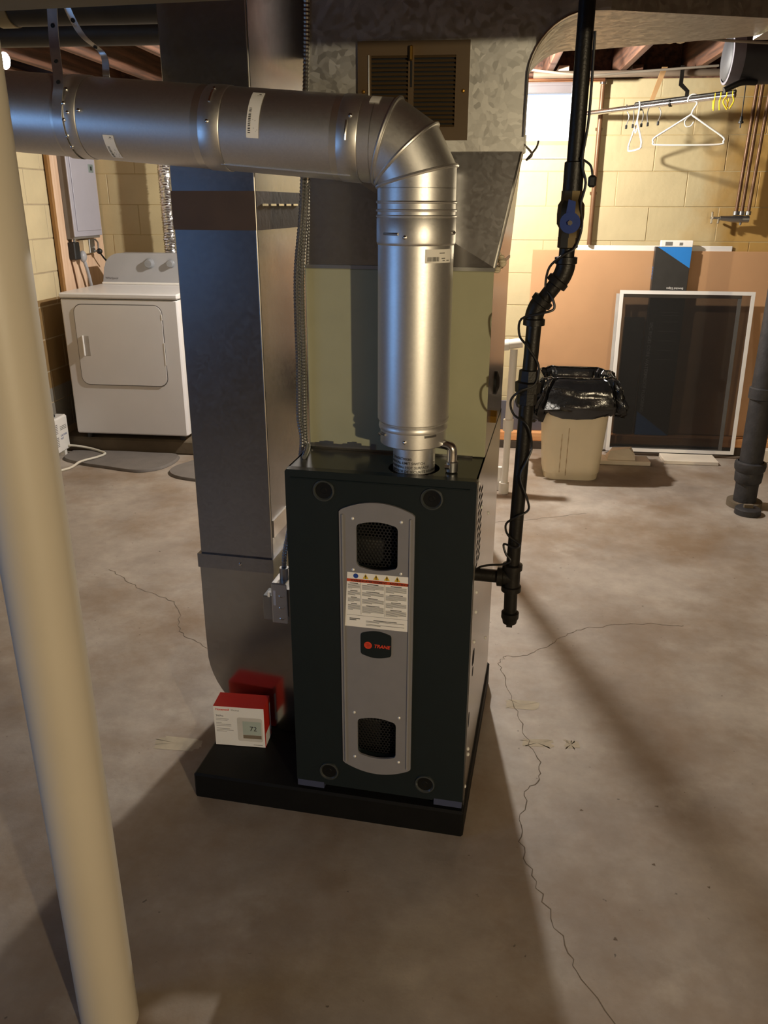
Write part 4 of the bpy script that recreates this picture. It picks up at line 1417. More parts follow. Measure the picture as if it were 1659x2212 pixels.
# union
part(MB().lathe([(.0165, -.040), (.021, -.038), (.021, -.014), (.027, -.012), (.028, .010), (.022, .013), (.021, .036), (.0165, .038)], (-.0555, GY, 1.190), (.01, 0, 1), 8), 'pipe_union', M_IRON, gas)
# tee, branch into the furnace, drip leg and cap
tee = part(MB().lathe([(.0165, -.036), (.0235, -.034), (.0235, -.022), (.0195, -.020), (.0195, .020), (.0235, .022), (.0235, .034), (.0165, .036)], (-.0635, GY, .732), (-.002, 0, 1), 24), 'pipe_tee', M_IRON, gas)
part(MB().lathe([(.0195, 0), (.0195, .020), (.0235, .022), (.0235, .034), (.0165, .036)], (-.0635, GY, .732), (-1, 0, 0), 24), 'tee_branch', M_IRON, tee)
seg_('branch_pipe', (-.088, GY, .732), (FX1 + .0005, GY, .732), GR)
part(MB().lathe([(.0165, .012), (.021, .010), (.021, -.004), (.0185, -.008), (.0165, -.018), (.0003, -.018)], (-.062, GY, .630), (0, 0, 1), 24), 'pipe_cap', M_IRON, gas)
part(MB().cyl((-.062, GY, .612), (-.062, GY, .602), .010, seg=4), 'cap_square', M_IRON, gas)

# thermostat wire winding down the pipe
pts = [(.024, GY - .018, 1.86), (.026, GY - .016, 1.72), (.020, GY - .020, 1.64), (.030, GY - .02, 1.60), (.024, GY - .022, 1.56), (.030, GY - .012, 1.52), (.020, GY - .02, 1.48), (-.002, GY - .022, 1.465), (-.028, GY - .012, 1.44), (-.033, GY - .006, 1.40), (-.020, GY - .022, 1.385), (-.012, GY - .026, 1.36), (-.035, GY - .028, 1.35), (-.078, GY - .010, 1.335), (-.080, GY - .006, 1.30), (-.062, GY - .020, 1.28), (-.036, GY - .014, 1.24), (-.040, GY - .02, 1.20), (-.072, GY - .030, 1.185), (-.090, GY - .014, 1.16), (-.082, GY - .012, 1.13), (-.050, GY - .026, 1.11), (-.038, GY - .014, 1.06), (-.046, GY - .022, 1.03), (-.058, GY - .024, .99), (-.040, GY - .022, .94), (-.036, GY - .014, .91), (-.060, GY - .022, .895), (-.084, GY - .008, .87), (-.078, GY - .014, .845), (-.050, GY - .022, .828), (-.060, GY - .024, .818), (-.086, GY - .014, .822), (-.080, GY - .020, .800), (-.068, GY - .023, .785), (-.085, GY - .018, .772), (-.115, GY - .006, .762), (-.138, GY + .002, .752), (FX1 + .0018, GY + .006, .742)]
solo(MB().tube(smooth_path(pts, 5), .0026, 8), 'control_wire', M_CABLE, 'thin dark wire winding down the gas pipe', 'wire', (-.06, GY, .75), 'F')
wt = thing('wire_connector', 'small black wire connector dangling beside the blue valve', 'connector', (.040, GY - .02, 1.60), 'F')
part(MB().bbox((.034, GY - .028, 1.592), (.050, GY - .012, 1.614), .004), 'connector_body', M_RUBBER, wt)
part(MB().tube(smooth_path([(.042, GY - .02, 1.612), (.036, GY - .02, 1.632), (.016, GY - .018, 1.645)], 6), .0022, 8), 'connector_lead', M_CABLE, wt)

# ================================================================== STEEL COLUMN
colm = thing('steel_column', 'thick cream painted steel column in the left foreground', 'column', (-.684, 1.119, 0))
part(MB().cyl((-.684, 1.119, .0), (-.684, 1.119, BZ), .0555, seg=56, caps=False), 'shaft', M_COLUMN, colm)
part(MB().lathe([(.0555, -.012), (.060, -.012), (.060, -.001), (.0555, -.001)], (-.684, 1.119, BZ), seg=40), 'cap_ring', M_COLUMN, colm)
blotch(-.622, 1.085, .02, .025, M_STAIN, 'paint_splash')

solo(MB().cyl((.008, 3.92, .001), (.008, 3.92, ZT), .019, seg=24), 'support_post', M_IRON, 'slim dark post standing behind the furnace, seen by its floor shadow', 'post', (.008, 3.92, 0))

# ================================================================== DRYER
solo(MB().bbox((XL + .005, 5.0, 0), (-1.25, YA - .01, .098), .012), 'concrete_platform', M_STONE, 'low rough concrete platform under the dryer', 'platform', (-2.0, 5.5, 0))
dx0, dx1, dy0, dy1, dz0, dz1 = -2.606, -1.846, 4.965, 5.68, .137, 1.038
dry = thing('clothes_dryer', 'white clothes dryer on the low platform', 'dryer', ((dx0 + dx1) / 2, 5.3, .098))
part(MB().bbox((dx0, dy0 + .012, dz0), (dx1, dy1, dz1 - .034), .008), 'cabinet', M_ENAMEL, dry)
part(MB().bbox((dx0 + .002, dy0, dz0), (dx1 - .002, dy0 + .020, dz1 - .037), .010), 'front_panel', M_ENAMEL, dry)
part(MB().bbox((dx0 - .004, dy0 - .006, dz1 - .034), (dx1 + .004, dy1, dz1), .009), 'top_lid', M_ENAMEL, dry)
part(MB().box((dx0 + .003, dy0 + .006, dz1 - .0375), (dx1 - .003, dy1 - .01, dz1 - .033)), 'lid_gap', M_RUBBER, dry)
od = rrect(-2.524, .462, -1.948, .972, .055, 7)
part(MB().prism(od, (0, 1, 0), dy0 - .0015, dy0 + .002, holes=[rrect(-2.519, .467, -1.953, .967, .051, 7)]), 'door_gap', mat('grey_gap', srgb(92, 86, 80), .7), dry)
ddoor = part(MB().prism(rrect(-2.519, .467, -1.953, .967, .051, 7), (0, 1, 0), dy0 - .006, dy0 + .002), 'dryer_door', M_ENAMEL, dry)
part(MB().bbox((-2.478, dy0 - .0068, .650), (-2.442, dy0 - .0058, .775), .001), 'handle_recess', mat('handle_shade_plastic', srgb(178, 172, 164), .5), ddoor)
part(MB().bbox((-2.486, dy0 - .018, .648), (-2.474, dy0 - .006, .778), .004), 'door_handle', M_WPL, ddoor)
for z0_, z1_ in ((.880, .915), (.600, .740)):
    part(MB().bbox((-1.956, dy0 - .0075, z0_), (-1.949, dy0 - .004, z1_), .001), 'hinge_cover', M_WPL, dry)
# console
co = [(dx0 + .028, dz1 + .014), (dx1 - .028, dz1 + .014), (dx1 - .045, dz1 + .11)] + arc(dx1 - .17, dz1 + .105, .12, 10, 85, 8, .10) + arc(dx0 + .17, dz1 + .105, .12, 95, 170, 8, .10) + [(dx0 + .045, dz1 + .11)]
con = part(MB().prism(co, (0, 1, 0), dy1 - .13, dy1 - .01), 'control_console', M_CONSOLE, dry)
part(MB().bbox((dx0 + .022, dy1 - .140, dz1 + .0005), (dx1 - .022, dy1 - .005, dz1 + .015), .003), 'console_base', M_WPL, dry)
cy = dy1 - .13
for kx, rr in ((-2.235, .030), (-2.085, .024), (-1.95, .024)):
    kn = part(MB().lathe([(rr * 1.15, 0), (rr * 1.1, -.006), (rr, -.008), (rr * .9, -.030), (rr * .8, -.034), (.0003, -.035)], (kx, cy, dz1 + .140), (0, 1, 0), 28), 'timer_knob', mat('knob_plastic', srgb(140, 142, 144), .3), con)
part(letters(MB(), 'Whirlpool', .022, (dx0 + .045, cy - .0006, dz1 + .034), UX, UZ, shear=.15), 'lettering', mat('dark_grey_print', srgb(70, 70, 74), .5), con, 0)
for fx in (dx0 + .06, dx1 - .06):
    for fy in (dy0 + .06, dy1 - .06):
        part(MB().cyl((fx, fy, .098), (fx, fy, dz0 + .002), .018, seg=12), 'levelling_foot', M_RUBBER, dry)

# ---- floor mats
def mat_obj(pts, name, label, grp, h=.018):
    P = smooth_path([(x, y, 0) for x, y in pts] + [(pts[0][0], pts[0][1], 0)], 6)[:-1]
    c = sum(P, Vector((0, 0, 0))) / len(P)
    def ring(k, z):
        return [(c.x + (p.x - c.x) * k, c.y + (p.y - c.y) * k, z) for p in P]
    mb = MB().loft([ring(1.0, .0008), ring(1.0, .005), ring(.972, h), ring(.5, h)], True)
    return solo(mb, name, M_MAT, label, 'mat', (c.x, c.y, 0), 'W', grp)
mat_obj([(-2.66, 4.97), (-2.64, 4.80), (-2.48, 4.705), (-2.31, 4.655), (-2.07, 4.595), (-1.955, 4.65), (-1.905, 4.75), (-1.895, 4.88), (-1.935, 4.968), (-2.1, 4.978), (-2.3, 4.985), (-2.5, 4.985)], 'floor_mat', 'larger grey rounded floor mat in front of the dryer', 'grey floor mats')
mat_obj([(-1.86, 4.72), (-1.865, 4.62), (-1.80, 4.53), (-1.66, 4.475), (-1.45, 4.46), (-1.25, 4.50), (-1.22, 4.7), (-1.3, 4.95), (-1.55, 4.97), (-1.74, 4.90)], 'floor_mat', 'second grey floor mat, partly behind the return duct', 'grey floor mats')

# ---- slim electric heater by the left wall with its cord
ht = thing('space_heater', 'white electric heater on the floor beside the dryer', 'heater', (-2.70, 4.7, .0))
part(MB().bbox((-2.742, 4.42, .03), (-2.668, 4.975, .262), .010), 'heater_body', M_WPL, ht)
for k in range(2):
    for j in range(6):
        part(MB().box((-2.6685, 4.765 - .0, .078 + k * .085 + j * .011), (-2.6672, 4.835, .083 + k * .085 + j * .011)), 'vent_slot', mat('slot_grey', srgb(130, 126, 124), .6), ht)
part(MB().bbox((-2.715, 4.845, .262), (-2.695, 4.88, .280), .004), 'control_knob', M_RUBBER, ht)
part(MB().tube(smooth_path([(-2.705, 4.62, .262), (-2.705, 4.64, .288), (-2.705, 4.80, .290), (-2.705, 4.82, .262)], 6), .008, 8), 'carry_handle', M_WPL, ht)
g = MB()
UYv = (0, 1, 0)
letters(g, 'CAUTION', .018, (-2.6670, 4.86, .135), UYv, UZ)
letters(g, 'HOT', .018, (-2.6670, 4.86, .115), UYv, UZ)
part(g, 'blue_print', M_BLUEP, ht, 0)
g = MB()
for k in range(3):
    g.box((-2.6676, 4.865, .178 + k * .010), (-2.6668, 4.945, .182 + k * .010))
part(g, 'grey_print', M_GREYTXT, ht, 0)
for fy in (4.5, 4.9):
    part(MB().box((-2.735, fy, .0005), (-2.675, fy + .03, .03)), 'heater_foot', M_WPL, ht)
solo(MB().tube(smooth_path([(-2.664, 4.945, .055), (-2.62, 4.955, .05), (-2.54, 4.97, .034), (-2.44, 4.93, .026), (-2.39, 4.88, .026), (-2.41, 4.80, .026), (-2.47, 4.70, .025), (-2.50, 4.62, .008), (-2.56, 4.52, .008), (-2.62, 4.46, .008)], 6), .0075, 10), 'power_cord', M_WHCORD, 'white power cord looping over the grey mat', 'cord', (-2.45, 4.8, .008))

# ================================================================== ELECTRICAL PANEL on its board
solo(MB().bbox((XL + .010, 5.285, 1.0), (XL + .030, 5.93, 2.24), .002), 'backer_board', M_PINK, 'pale pine board on the left wall behind the electrical panel', 'board', (XL + .02, 5.6, 1.0))
solo(MB().bbox((XL + .010, 5.255, .99), (XL + .034, 5.284, 2.24), .002), 'edge_batten', mat('brown_batten_wood', srgb(150, 108, 58), .7, 0, .1), 'narrow brown batten along the near edge of the pine board', 'batten', (XL + .02, 5.27, 1.0))
pn = thing('electrical_panel', 'grey metal electrical panel on the pine board', 'electrical panel', (XL + .06, 5.58, 1.335))
part(MB().bbox((XL + .031, 5.385, 1.335), (-2.664, 5.765, 1.95), .002), 'panel_box', mat('dark_grey_box', srgb(118, 112, 104), .5), pn)
part(MB().bbox((-2.664, 5.375, 1.350), (-2.654, 5.785, 1.96), .003), 'cover', M_PANEL, pn)
pd = part(MB().bbox((-2.654, 5.415, 1.385), (-2.648, 5.770, 1.93), .002), 'panel_door', M_PANEL, pn)
part(MB().bbox((-2.648, 5.665, 1.752), (-2.645, 5.735, 1.803), .001), 'latch', mat('latch_grey', srgb(120, 132, 128), .4), pd)
part(MB().box((-2.6455, 5.690, 1.765), (-2.6435, 5.710, 1.790)), 'latch_slot', M_RUBBER, pd)
so = thing('dryer_outlet', 'black dryer socket hanging under the electrical panel', 'socket', (XL + .06, 5.42, 1.21))
part(MB().bbox((XL + .031, 5.385, 1.205), (-2.672, 5.460, 1.318), .006), 'socket_body', M_RUBBER, so)
part(MB().cyl((-2.69, 5.42, 1.316), (-2.69, 5.42, 1.336), .016, seg=14), 'conduit_nipple', M_CHROME, so)
pl = thing('dryer_plug', 'grey plug and cord leaving the black socket', 'plug', (-2.66, 5.47, 1.2))
part(MB().sphere((-2.672, 5.488, 1.222), .034, 14, 10, .7, .9, 1.15), 'plug_head', M_CONSOLE, pl)
part(MB().tube(smooth_path([(-2.67, 5.49, 1.20), (-2.665, 5.505, 1.15), (-2.668, 5.53, 1.10), (-2.672, 5.56, 1.02), (-2.68, 5.6, .90)], 6), .012, 10), 'plug_cord', M_CONSOLE, pl)
ob = thing('receptacle_box', 'steel receptacle box with a black plug on the pine board', 'electrical box', (XL + .06, 5.6, 1.24))
part(MB().bbox((XL + .031, 5.535, 1.235), (-2.678, 5.640, 1.325), .003), 'box_body', mat('cream_box', srgb(206, 186, 150), .5), ob)
part(MB().bbox((-2.678, 5.60, 1.238), (-2.668, 5.68, 1.330), .003), 'cover_plate', M_STEEL, ob)
part(MB().tube(smooth_path([(-2.664, 5.66, 1.25), (-2.660, 5.70, 1.25), (-2.660, 5.71, 1.30), (-2.664, 5.68, 1.325)], 5), .006, 8), 'wire_guard', M_STEEL, ob)
bp_ = thing('black_plug', 'small black plug with a short cord by the dryer console', 'plug', (-2.65, 5.7, 1.23))
part(MB().sphere((-2.652, 5.705, 1.245), .02, 12, 8), 'plug_head', M_RUBBER, bp_)
part(MB().tube(smooth_path([(-2.652, 5.71, 1.235), (-2.645, 5.745, 1.20), (-2.638, 5.79, 1.165)], 6), .006, 8), 'plug_cord', M_RUBBER, bp_)
solo(MB().tube(smooth_path([(XL + .036, 5.40, 1.205), (XL + .037, 5.42, 1.12), (XL + .036, 5.44, 1.02), (XL + .037, 5.45, .95)], 6), .005, 8), 'hanging_cable', M_BROWNP, 'thin brown cord hanging below the black socket', 'cord', (XL + .04, 5.42, 1.0))

# ---- foil vent hose behind the dryer
fx, fy = -2.150, 5.76
prof = []
z = 1.02
while z < 2.27:
    prof.append((.050, z)); prof.append((.044, z + .008)); z += .016
mb = MB().lathe(prof, (fx, fy, 0), seg=24)
for i, v in enumerate(mb.v):
    v.x += random.uniform(-.003, .003)
    v.y += random.uniform(-.003, .003)
    v.z += random.uniform(-.002, .002)
solo(mb, 'foil_vent_hose', M_FOIL, 'crinkled silver foil vent hose rising behind the dryer', 'hose', (fx, fy, 1.02))

# ================================================================== RIGHT SIDE: boards, screens, carton
solo(MB().bbox((.325, 5.520, .115), (2.10, 5.532, 1.292), .002), 'hardboard_sheet', M_TAN, 'large tan hardboard sheet leaning on the back wall', 'board', (1.2, 5.526, .115))
solo(MB().bbox((.60, 5.5335, .13), (1.55, 5.5405, 1.322), .002), 'white_panel', M_WPL, 'thin white panel behind the tan sheet, only its top edge showing', 'board', (1.1, 5.537, .13))
solo(MB().bbox((.10, 5.44, .055), (2.4, 5.515, .114), .004), 'lumber_strip', M_TANEDGE, 'tan lumber strip on the floor under the hardboard', 'lumber', (1.2, 5.48, .055))
solo(MB().bbox((.10, 5.44, .0005), (2.4, 5.515, .054), .004), 'base_plank', mat('dark_plank', srgb(66, 54, 42), .8, 0, .2), 'dark plank lying under the tan lumber strip', 'plank', (1.2, 5.48, 0))
solo(MB().bbox((.14, 5.500, .115), (.52, 5.517, .315), .002), 'grey_panel_offcut', mat('slate_grey_panel', srgb(86, 84, 90), .55, 0, .06), 'dark grey panel offcut standing behind the bin', 'panel', (.33, 5.51, .115))

ca = thing('flooring_carton', 'long black and blue flooring carton standing behind the screens', 'box', (1.18, 5.49, .115))
cx0, cx1, cyf, cyb, cz0, cz1 = 1.075, 1.292, 5.472, 5.517, .116, 1.318
part(MB().bbox((cx0, cyf, cz0), (cx1, cyb, cz1), .002), 'carton_body', M_CARTON, ca)
yq = cyf - .0006
part(MB().add([(cx0 + .012, yq, cz1), (cx1, yq, cz1), (cx1, yq, cz1 - .125)], [(0, 1, 2)]), 'blue_corner', M_CBLUE, ca, 0)
part(MB().add([(cx0, yq, cz0 + .16), (cx0, yq, cz0 + .0), (cx1, yq, cz0 + .0)], [(0, 1, 2)]), 'blue_corner', M_CBLUE, ca, 0)
g = MB()
letters(g, 'SPC RIGID CORE WATERPROOF FLOORING', .030, (cx0 + .016, yq, .86), (0, 0, -1), (1, 0, 0))
part(g, 'lettering', mat('silver_print', srgb(190, 190, 190), .5), ca, 0)
g = MB()
letters(g, 'Beveled Edges', .018, (cx0 + .195, yq, 1.075), (-1, 0, 0), (0, 0, -1))
letters(g, 'Lock & Floating', .018, (cx0 + .195, yq, 1.052), (-1, 0, 0), (0, 0, -1))
part(g, 'small_lettering', M_WHITE, ca, 0)
g = MB()
for k, zz in enumerate((.92, .90, .86, .80, .74, .68, .62)):
    g.box((cx0 + .075 + .01 * (k % 3), yq - .0001, zz), (cx0 + .19, yq + .0001, zz + .004))
part(g, 'fine_print', M_GREYTXT, ca, 0)
g = MB()
letters(g, 'FEET', .040, (cx0 - .0008, cyb - .006, 1.20), (0, 0, -1), (0, -1, 0))
part(g, 'side_lettering', M_CBLUE, ca, 0)
part(MB().bbox((cx0 + .03, cyf + .004, cz1 + .0), (cx1 + .004, cyb - .004, cz1 + .038), .002), 'white_flap', M_WHITE, ca)
part(MB().box((cx0 + .055, cyf + .003, cz1 + .008), (cx0 + .098, cyf + .0042, cz1 + .030)), 'flap_print', M_GREYTXT, ca, 0)
part(MB().box((cx0 + .14, cyf + .003, cz1 + .010), (cx0 + .160, cyf + .0042, cz1 + .026)), 'flap_print', M_GREYTXT, ca, 0)
c2 = solo(MB().bbox((.935, 5.480, .116), (1.060, 5.516, .885), .002), 'flooring_carton', M_CARTON, 'shorter black carton left of the tall carton, behind the screens', 'box', (1.0, 5.5, .116))

def lean_frame(name, label, x0, x1, h, yb, yt, z0, m, bar=.022, th=.011):
    t = thing(name, label, 'screen', ((x0 + x1) / 2, yb, z0), 'W', 'window screens leaning on the wall')
    uz = Vector((0, yt - yb, h)).normalized()
    n = Vector((0, -uz.z, uz.y))
    H_ = math.hypot(h, yt - yb)
    o = Vector((0, yb, z0))
    for nm, a, b in (('frame_rail', (x0, 0), (x1, bar)), ('frame_rail', (x0, H_ - bar), (x1, H_)), ('frame_stile', (x0, bar), (x0 + bar, H_ - bar)), ('frame_stile', (x1 - bar, bar), (x1, H_ - bar))):
        part(MB().prism([(a[0], a[1]), (b[0], a[1]), (b[0], b[1]), (a[0], b[1])], n, 0, th, o, (1, 0, 0), uz), nm, m, t)
    part(MB().prism([(x0 + bar, bar), (x1 - bar, bar), (x1 - bar, H_ - bar), (x0 + bar, H_ - bar)], n, th * .4, th * .45, o, (1, 0, 0), uz), 'screen_mesh', M_SCREEN, t, 0)
    return t
lean_frame('window_screen', 'front white framed insect screen leaning beside the bin', .880, 1.700, 1.03, 5.372, 5.445, .028, M_WPL)
lean_frame('window_screen', 'second insect screen behind the front one, shifted left', .862, 1.628, 1.005, 5.392, 5.462, .030, mat('grey_screen_frame', srgb(178, 174, 168), .4), .022, .010)
# white painted offcuts on the floor
solo(MB().bbox((.80, 5.13, .001), (1.13, 5.27, .028), .003), 'board_offcut', M_LUMBER, 'white painted board lying on the floor right of the bin', 'lumber', (.97, 5.2, 0), 'W', 'white painted wood offcuts')
w_ = solo(MB().add([(.86, 5.15, .029), (1.035, 5.15, .029), (1.035, 5.25, .029), (.86, 5.25, .029), (.875, 5.16, .085), (.99, 5.155, .105), (1.02, 5.24, .095), (.90, 5.245, .085), (1.03, 5.16, .07), (1.034, 5.24, .066)],
              [(3, 2, 1, 0), (0, 1, 8, 5, 4), (1, 2, 9, 8), (2, 3, 7, 6, 9), (3, 0, 4, 7), (4, 5, 6, 7), (5, 8, 9, 6)]), 'wedge_block', M_LUMBER, 'white wedge shaped wood block on the short board', 'lumber', (.95, 5.2, .029), 'W', 'white painted wood offcuts', smooth=20)
solo(MB().bbox((1.225, 5.19, .001), (1.565, 5.355, .026), .003), 'board_offcut', M_LUMBER, 'flat white board on the floor under the screens', 'lumber', (1.4, 5.27, 0), 'W', 'white painted wood offcuts')
solo(MB().bbox((1.80, 5.30, .001), (2.25, 5.36, .085), .004), 'board_offcut', M_LUMBER, 'white board standing on edge behind the cast iron pipe', 'lumber', (2.0, 5.33, 0), 'W', 'white painted wood offcuts')

# ================================================================== BIN with bag
bn = thing('waste_bin', 'tall beige plastic waste bin under the window', 'bin', (.60, 4.92, 0))
def rr_ring(cx, cy, hx_, hy_, r, z, n=6):
    return [(x, y, z) for x, y in rrect(cx - hx_, cy - hy_, cx + hx_, cy + hy_, r, n)]
bcx, bcy = .598, 4.915
rings = []
for z, k in ((.001, .160), (.035, .164), (.040, .168), (.075, .170), (.30, .185), (.58, .203), (.60, .210), (.605, .210)):
    rings.append(rr_ring(bcx, bcy, k, k * .82, .075, z))
inner = [rr_ring(bcx, bcy, k, k * .82, .07, z) for z, k in ((.605, .202), (.58, .196), (.10, .162))]
part(MB().loft(rings + inner, True), 'bin_body', M_BIN, bn)
for sx_, z0_, z1_ in ((.522, .05, .29), (.560, .03, .33)):
    g = MB()
    pts = []
    for k in range(14):
        z = z0_ + (z1_ - z0_) * k / 13
        yy_ = bcy - (.1705 + max(0, z - .075) / .225 * .0145) * .82 - .0016
        h_ = .0009 + .0022 * (math.sin(k * 1.1 + sx_ * 40) ** 2)
        pts.append((sx_ - h_, yy_, z)); pts.append((sx_ + h_, yy_, z))
    g.add(pts, [(2 * k, 2 * k + 1, 2 * k + 3, 2 * k + 2) for k in range(13)])
    part(g, 'drip_stain', mat('brown_drip', srgb(172, 150, 116), .6), bn, 0)
# bag
bag = thing('bin_bag', 'crumpled glossy black bag lining the bin', 'bag', (.60, 4.92, .4))
NB = 200
rb = random.Random(4)
ph = [rb.uniform(0, 6.28) for _ in range(12)]
def bag_ring(k, z, wob, zw, i):
    out = []
    base = rr_ring(bcx, bcy, k, k * .82, min(.09, k * .45), z, 12)
    # resample evenly
    n0 = len(base)
    for j in range(NB):
        t = j / NB * n0
        a = Vector(base[int(t) % n0]).lerp(Vector(base[(int(t) + 1) % n0]), t % 1)
        an = 2 * math.pi * j / NB
        w1 = sum(math.sin(an * f_ + ph[q] + i * .35 * (q % 3)) / (1 + q * .35) for q, f_ in enumerate((3, 5, 8, 11, 15, 21))) * wob
        d = Vector((a.x - bcx, a.y - bcy, 0)).normalized()
        zz = a.z + zw * (math.sin(an * 2 + 1.2) * .6 + math.sin(an * 5 + ph[7]) * .25 + math.sin(an * 9 + ph[8] + i) * .18)
        out.append(a + d * w1 + Vector((0, 0, zz - a.z)))
    return out
br = [bag_ring(.10, .30, .014, .0, 0), bag_ring(.17, .42, .012, .004, 1), bag_ring(.186, .53, .008, .008, 2), bag_ring(.196, .60, .004, .010, 3), bag_ring(.208, .622, .004, .012, 4), bag_ring(.222, .612, .006, .014, 5),
      bag_ring(.236, .575, .012, .014, 6), bag_ring(.246, .54, .014, .014, 7), bag_ring(.254, .505, .016, .016, 8), bag_ring(.262, .47, .016, .020, 9), bag_ring(.258, .44, .016, .024, 10), bag_ring(.244, .415, .013, .026, 11), bag_ring(.228, .415, .010, .026, 12)]
fine = []
for a_, b_ in zip(br[:-1], br[1:]):
    fine += [a_, [p.lerp(q_, .5) for p, q_ in zip(a_, b_)]]
br = fine + [br[-1]]
rc_ = random.Random(11)
for i2, ring in enumerate(br):
    i = i2 / 2
    for j, p in enumerate(ring):
        an = 2 * math.pi * j / NB
        d = Vector((p.x - bcx, p.y - bcy, 0)).normalized()
        if i > 4:                # crumpled pleats running up and down the skirt
            p += d * (.007 * math.sin(an * 27 + ph[9] + i * .6) + .005 * math.sin(an * 41 + i * 1.3 + ph[3]) + rc_.uniform(-.0025, .0025))
            p.z += .006 * math.sin(an * 19 + ph[2] + i) + rc_.uniform(-.002, .002)
        if i > 5:                # lobes hanging lower at both ends, scalloped front hem
            k = (i - 5) / 7
            if p.x < bcx - .19:
                p.x -= .06 * min(1, (bcx - .19 - p.x) / .05) * k
                p.z -= .035 * k
            if p.x > bcx + .18:
                p.x += .045 * min(1, (p.x - bcx - .18) / .05) * k
                p.z -= .01 * k
            if p.y < bcy - .1:
                p.z -= .035 * k * max(0, 1 - ((p.x - bcx) / .17) ** 2)
        elif i < 3:
            p += d * rc_.uniform(-.006, .006)
        if i < 3 or i > 4.5:
            q_ = Vector((p.x * 13, p.y * 13, p.z * 20))
            p += d * (.016 * (noise.noise(q_) + .5 * noise.noise(q_ * 2.3)) + .003)
            p.z += .010 * noise.noise(q_ * 1.4 + Vector((7, 3, 1)))
part(MB().loft(br, False), 'bag_sheet', M_BAG, bag, 25)
part(MB().tube([Vector(p) + Vector((0, 0, .003)) for p in br[8]], .004, 6, closed=True), 'rolled_rim', M_BAG, bag, 60)

# ================================================================== WHITE DRAIN PIPE
pv = thing('drain_pipe', 'white plastic drain pipe standing right of the furnace', 'pipe', (.19, 4.5, 0))
PVX, PVY = .196, 4.50
part(MB().cyl((PVX - .008, PVY, .002), (PVX - .004, PVY, .44), .019, seg=20), 'pipe_section', M_PVC, pv)
part(MB().cyl((PVX - .004, PVY, .40), (PVX + .002, PVY, .825), .021, seg=20), 'pipe_section', M_PVC, pv)
part(MB().lathe([(.02, .37), (.029, .372), (.029, .435), (.02, .437)], (PVX - .005, PVY, 0), seg=20), 'coupling', M_PVC, pv)
part(MB().lathe([(.02, .0), (.029, .0), (.029, .062), (.02, .064)], (PVX - .010, PVY, .001), seg=20), 'base_coupling', M_PVC, pv)
part(MB().cyl((PVX - .20, PVY, .828), (PVX + .045, PVY, .862), .026, seg=20), 'cross_arm', M_PVC, pv)
part(MB().lathe([(.022, .0), (.030, .002), (.030, .034), (.022, .036)], (PVX - .06, PVY, .846), (1, 0, .13), 20), 'arm_coupling', M_PVC, pv)
solo(MB().bbox((.130, 4.53, .001), (.172, 4.55, .145), .003), 'plastic_offcut', M_WPL, 'flat white plastic strip standing behind the drain pipe foot', 'strip', (.15, 4.54, 0))

# ================================================================== CAST IRON PIPE, right edge
ci = thing('cast_iron_pipe', 'thick black cast iron drain pipe at the right edge', 'pipe', (1.51, 4.45, 0))
part(MB().cyl((1.508, 4.45, .03), (1.512, 4.45, 2.20), .060, seg=36), 'pipe_barrel', M_CAST, ci)
part(MB().lathe([(.062, .135), (.070, .145), (.073, .19), (.071, .20), (.079, .212), (.082, .235), (.080, .252), (.066, .258)], (1.508, 4.45, 0), seg=36), 'hub', M_CAST, ci)
part(MB().lathe([(.060, .03), (.092, .032), (.092, .001)], (1.508, 4.45, 0), seg=36), 'floor_flange', M_STONE, ci)
part(MB().lathe([(.062, .60), (.070, .605), (.070, .66), (.062, .665)], (1.51, 4.45, 0), seg=30), 'pipe_band', M_CAST, ci)
part(MB().sphere((1.57, 4.415, .63), .04, 14, 9), 'side_boss', M_CAST, ci)
co_ = thing('floor_cleanout', 'rusty cleanout plug in the floor before the cast iron pipe', 'cleanout', (1.49, 4.32, 0))
part(MB().lathe([(.068, .001), (.066, .030), (.060, .034), (.0003, .034)], (1.49, 4.32, 0), seg=28), 'plug_body', M_CAST, co_)
part(MB().box((1.467, 4.312, .034), (1.513, 4.332, .052)), 'plug_key', M_STONE, co_)

# ================================================================== WALL PIPES right
for xt, xb, lab, gr in ((1.535, 1.519, 'leftmost of three dark water pipes on the back wall', .0105), (1.564, 1.552, 'middle of three dark water pipes on the back wall', .0105), (1.610, 1.590, 'rightmost of three dark water pipes on the back wall', .0105)):
    t = thing('water_pipe', lab, 'pipe', (xb, 5.46, 1.50), 'W', 'water pipes on the back wall')
    part(MB().cyl((xt, 5.46, 2.25), (xb, 5.46, 1.51), gr, seg=16), 'pipe_section', M_BROWNP if gr else M_IRON, t)
    part(MB().lathe([(.012, .0), (.017, .002), (.017, .022), (.012, .024)], (xb, 5.46, 1.505), seg=16), 'fitting', M_STEEL, t)
fc = thing('faucet', 'small old wall faucet at the foot of the water pipes', 'faucet', (1.50, 5.46, 1.48))
part(MB().tube([(1.598, 5.46, 1.483), (1.51, 5.46, 1.483), (1.46, 5.46, 1.486), (1.43, 5.46, 1.488)], [.020, .020, .015, .013], 14), 'faucet_body', M_STEEL, fc)
part(MB().cyl((1.43, 5.46, 1.488), (1.375, 5.46, 1.490), .007, seg=10), 'spindle', M_STEEL, fc)
part(MB().bbox((1.376, 5.452, 1.455), (1.388, 5.468, 1.525), .004), 'cross_handle', M_CHROME, fc)
part(MB().bbox((1.377, 5.425, 1.483), (1.387, 5.495, 1.497), .004), 'cross_handle', M_CHROME, fc)
part(MB().bbox((1.415, 5.453, 1.455), (1.428, 5.467, 1.49), .003), 'lock_lever', M_CHROME, fc)
part(MB().cyl((1.555, 5.46, 1.475), (1.553, 5.46, 1.448), .010, .006, 10), 'drain_plug', M_STEEL, fc)
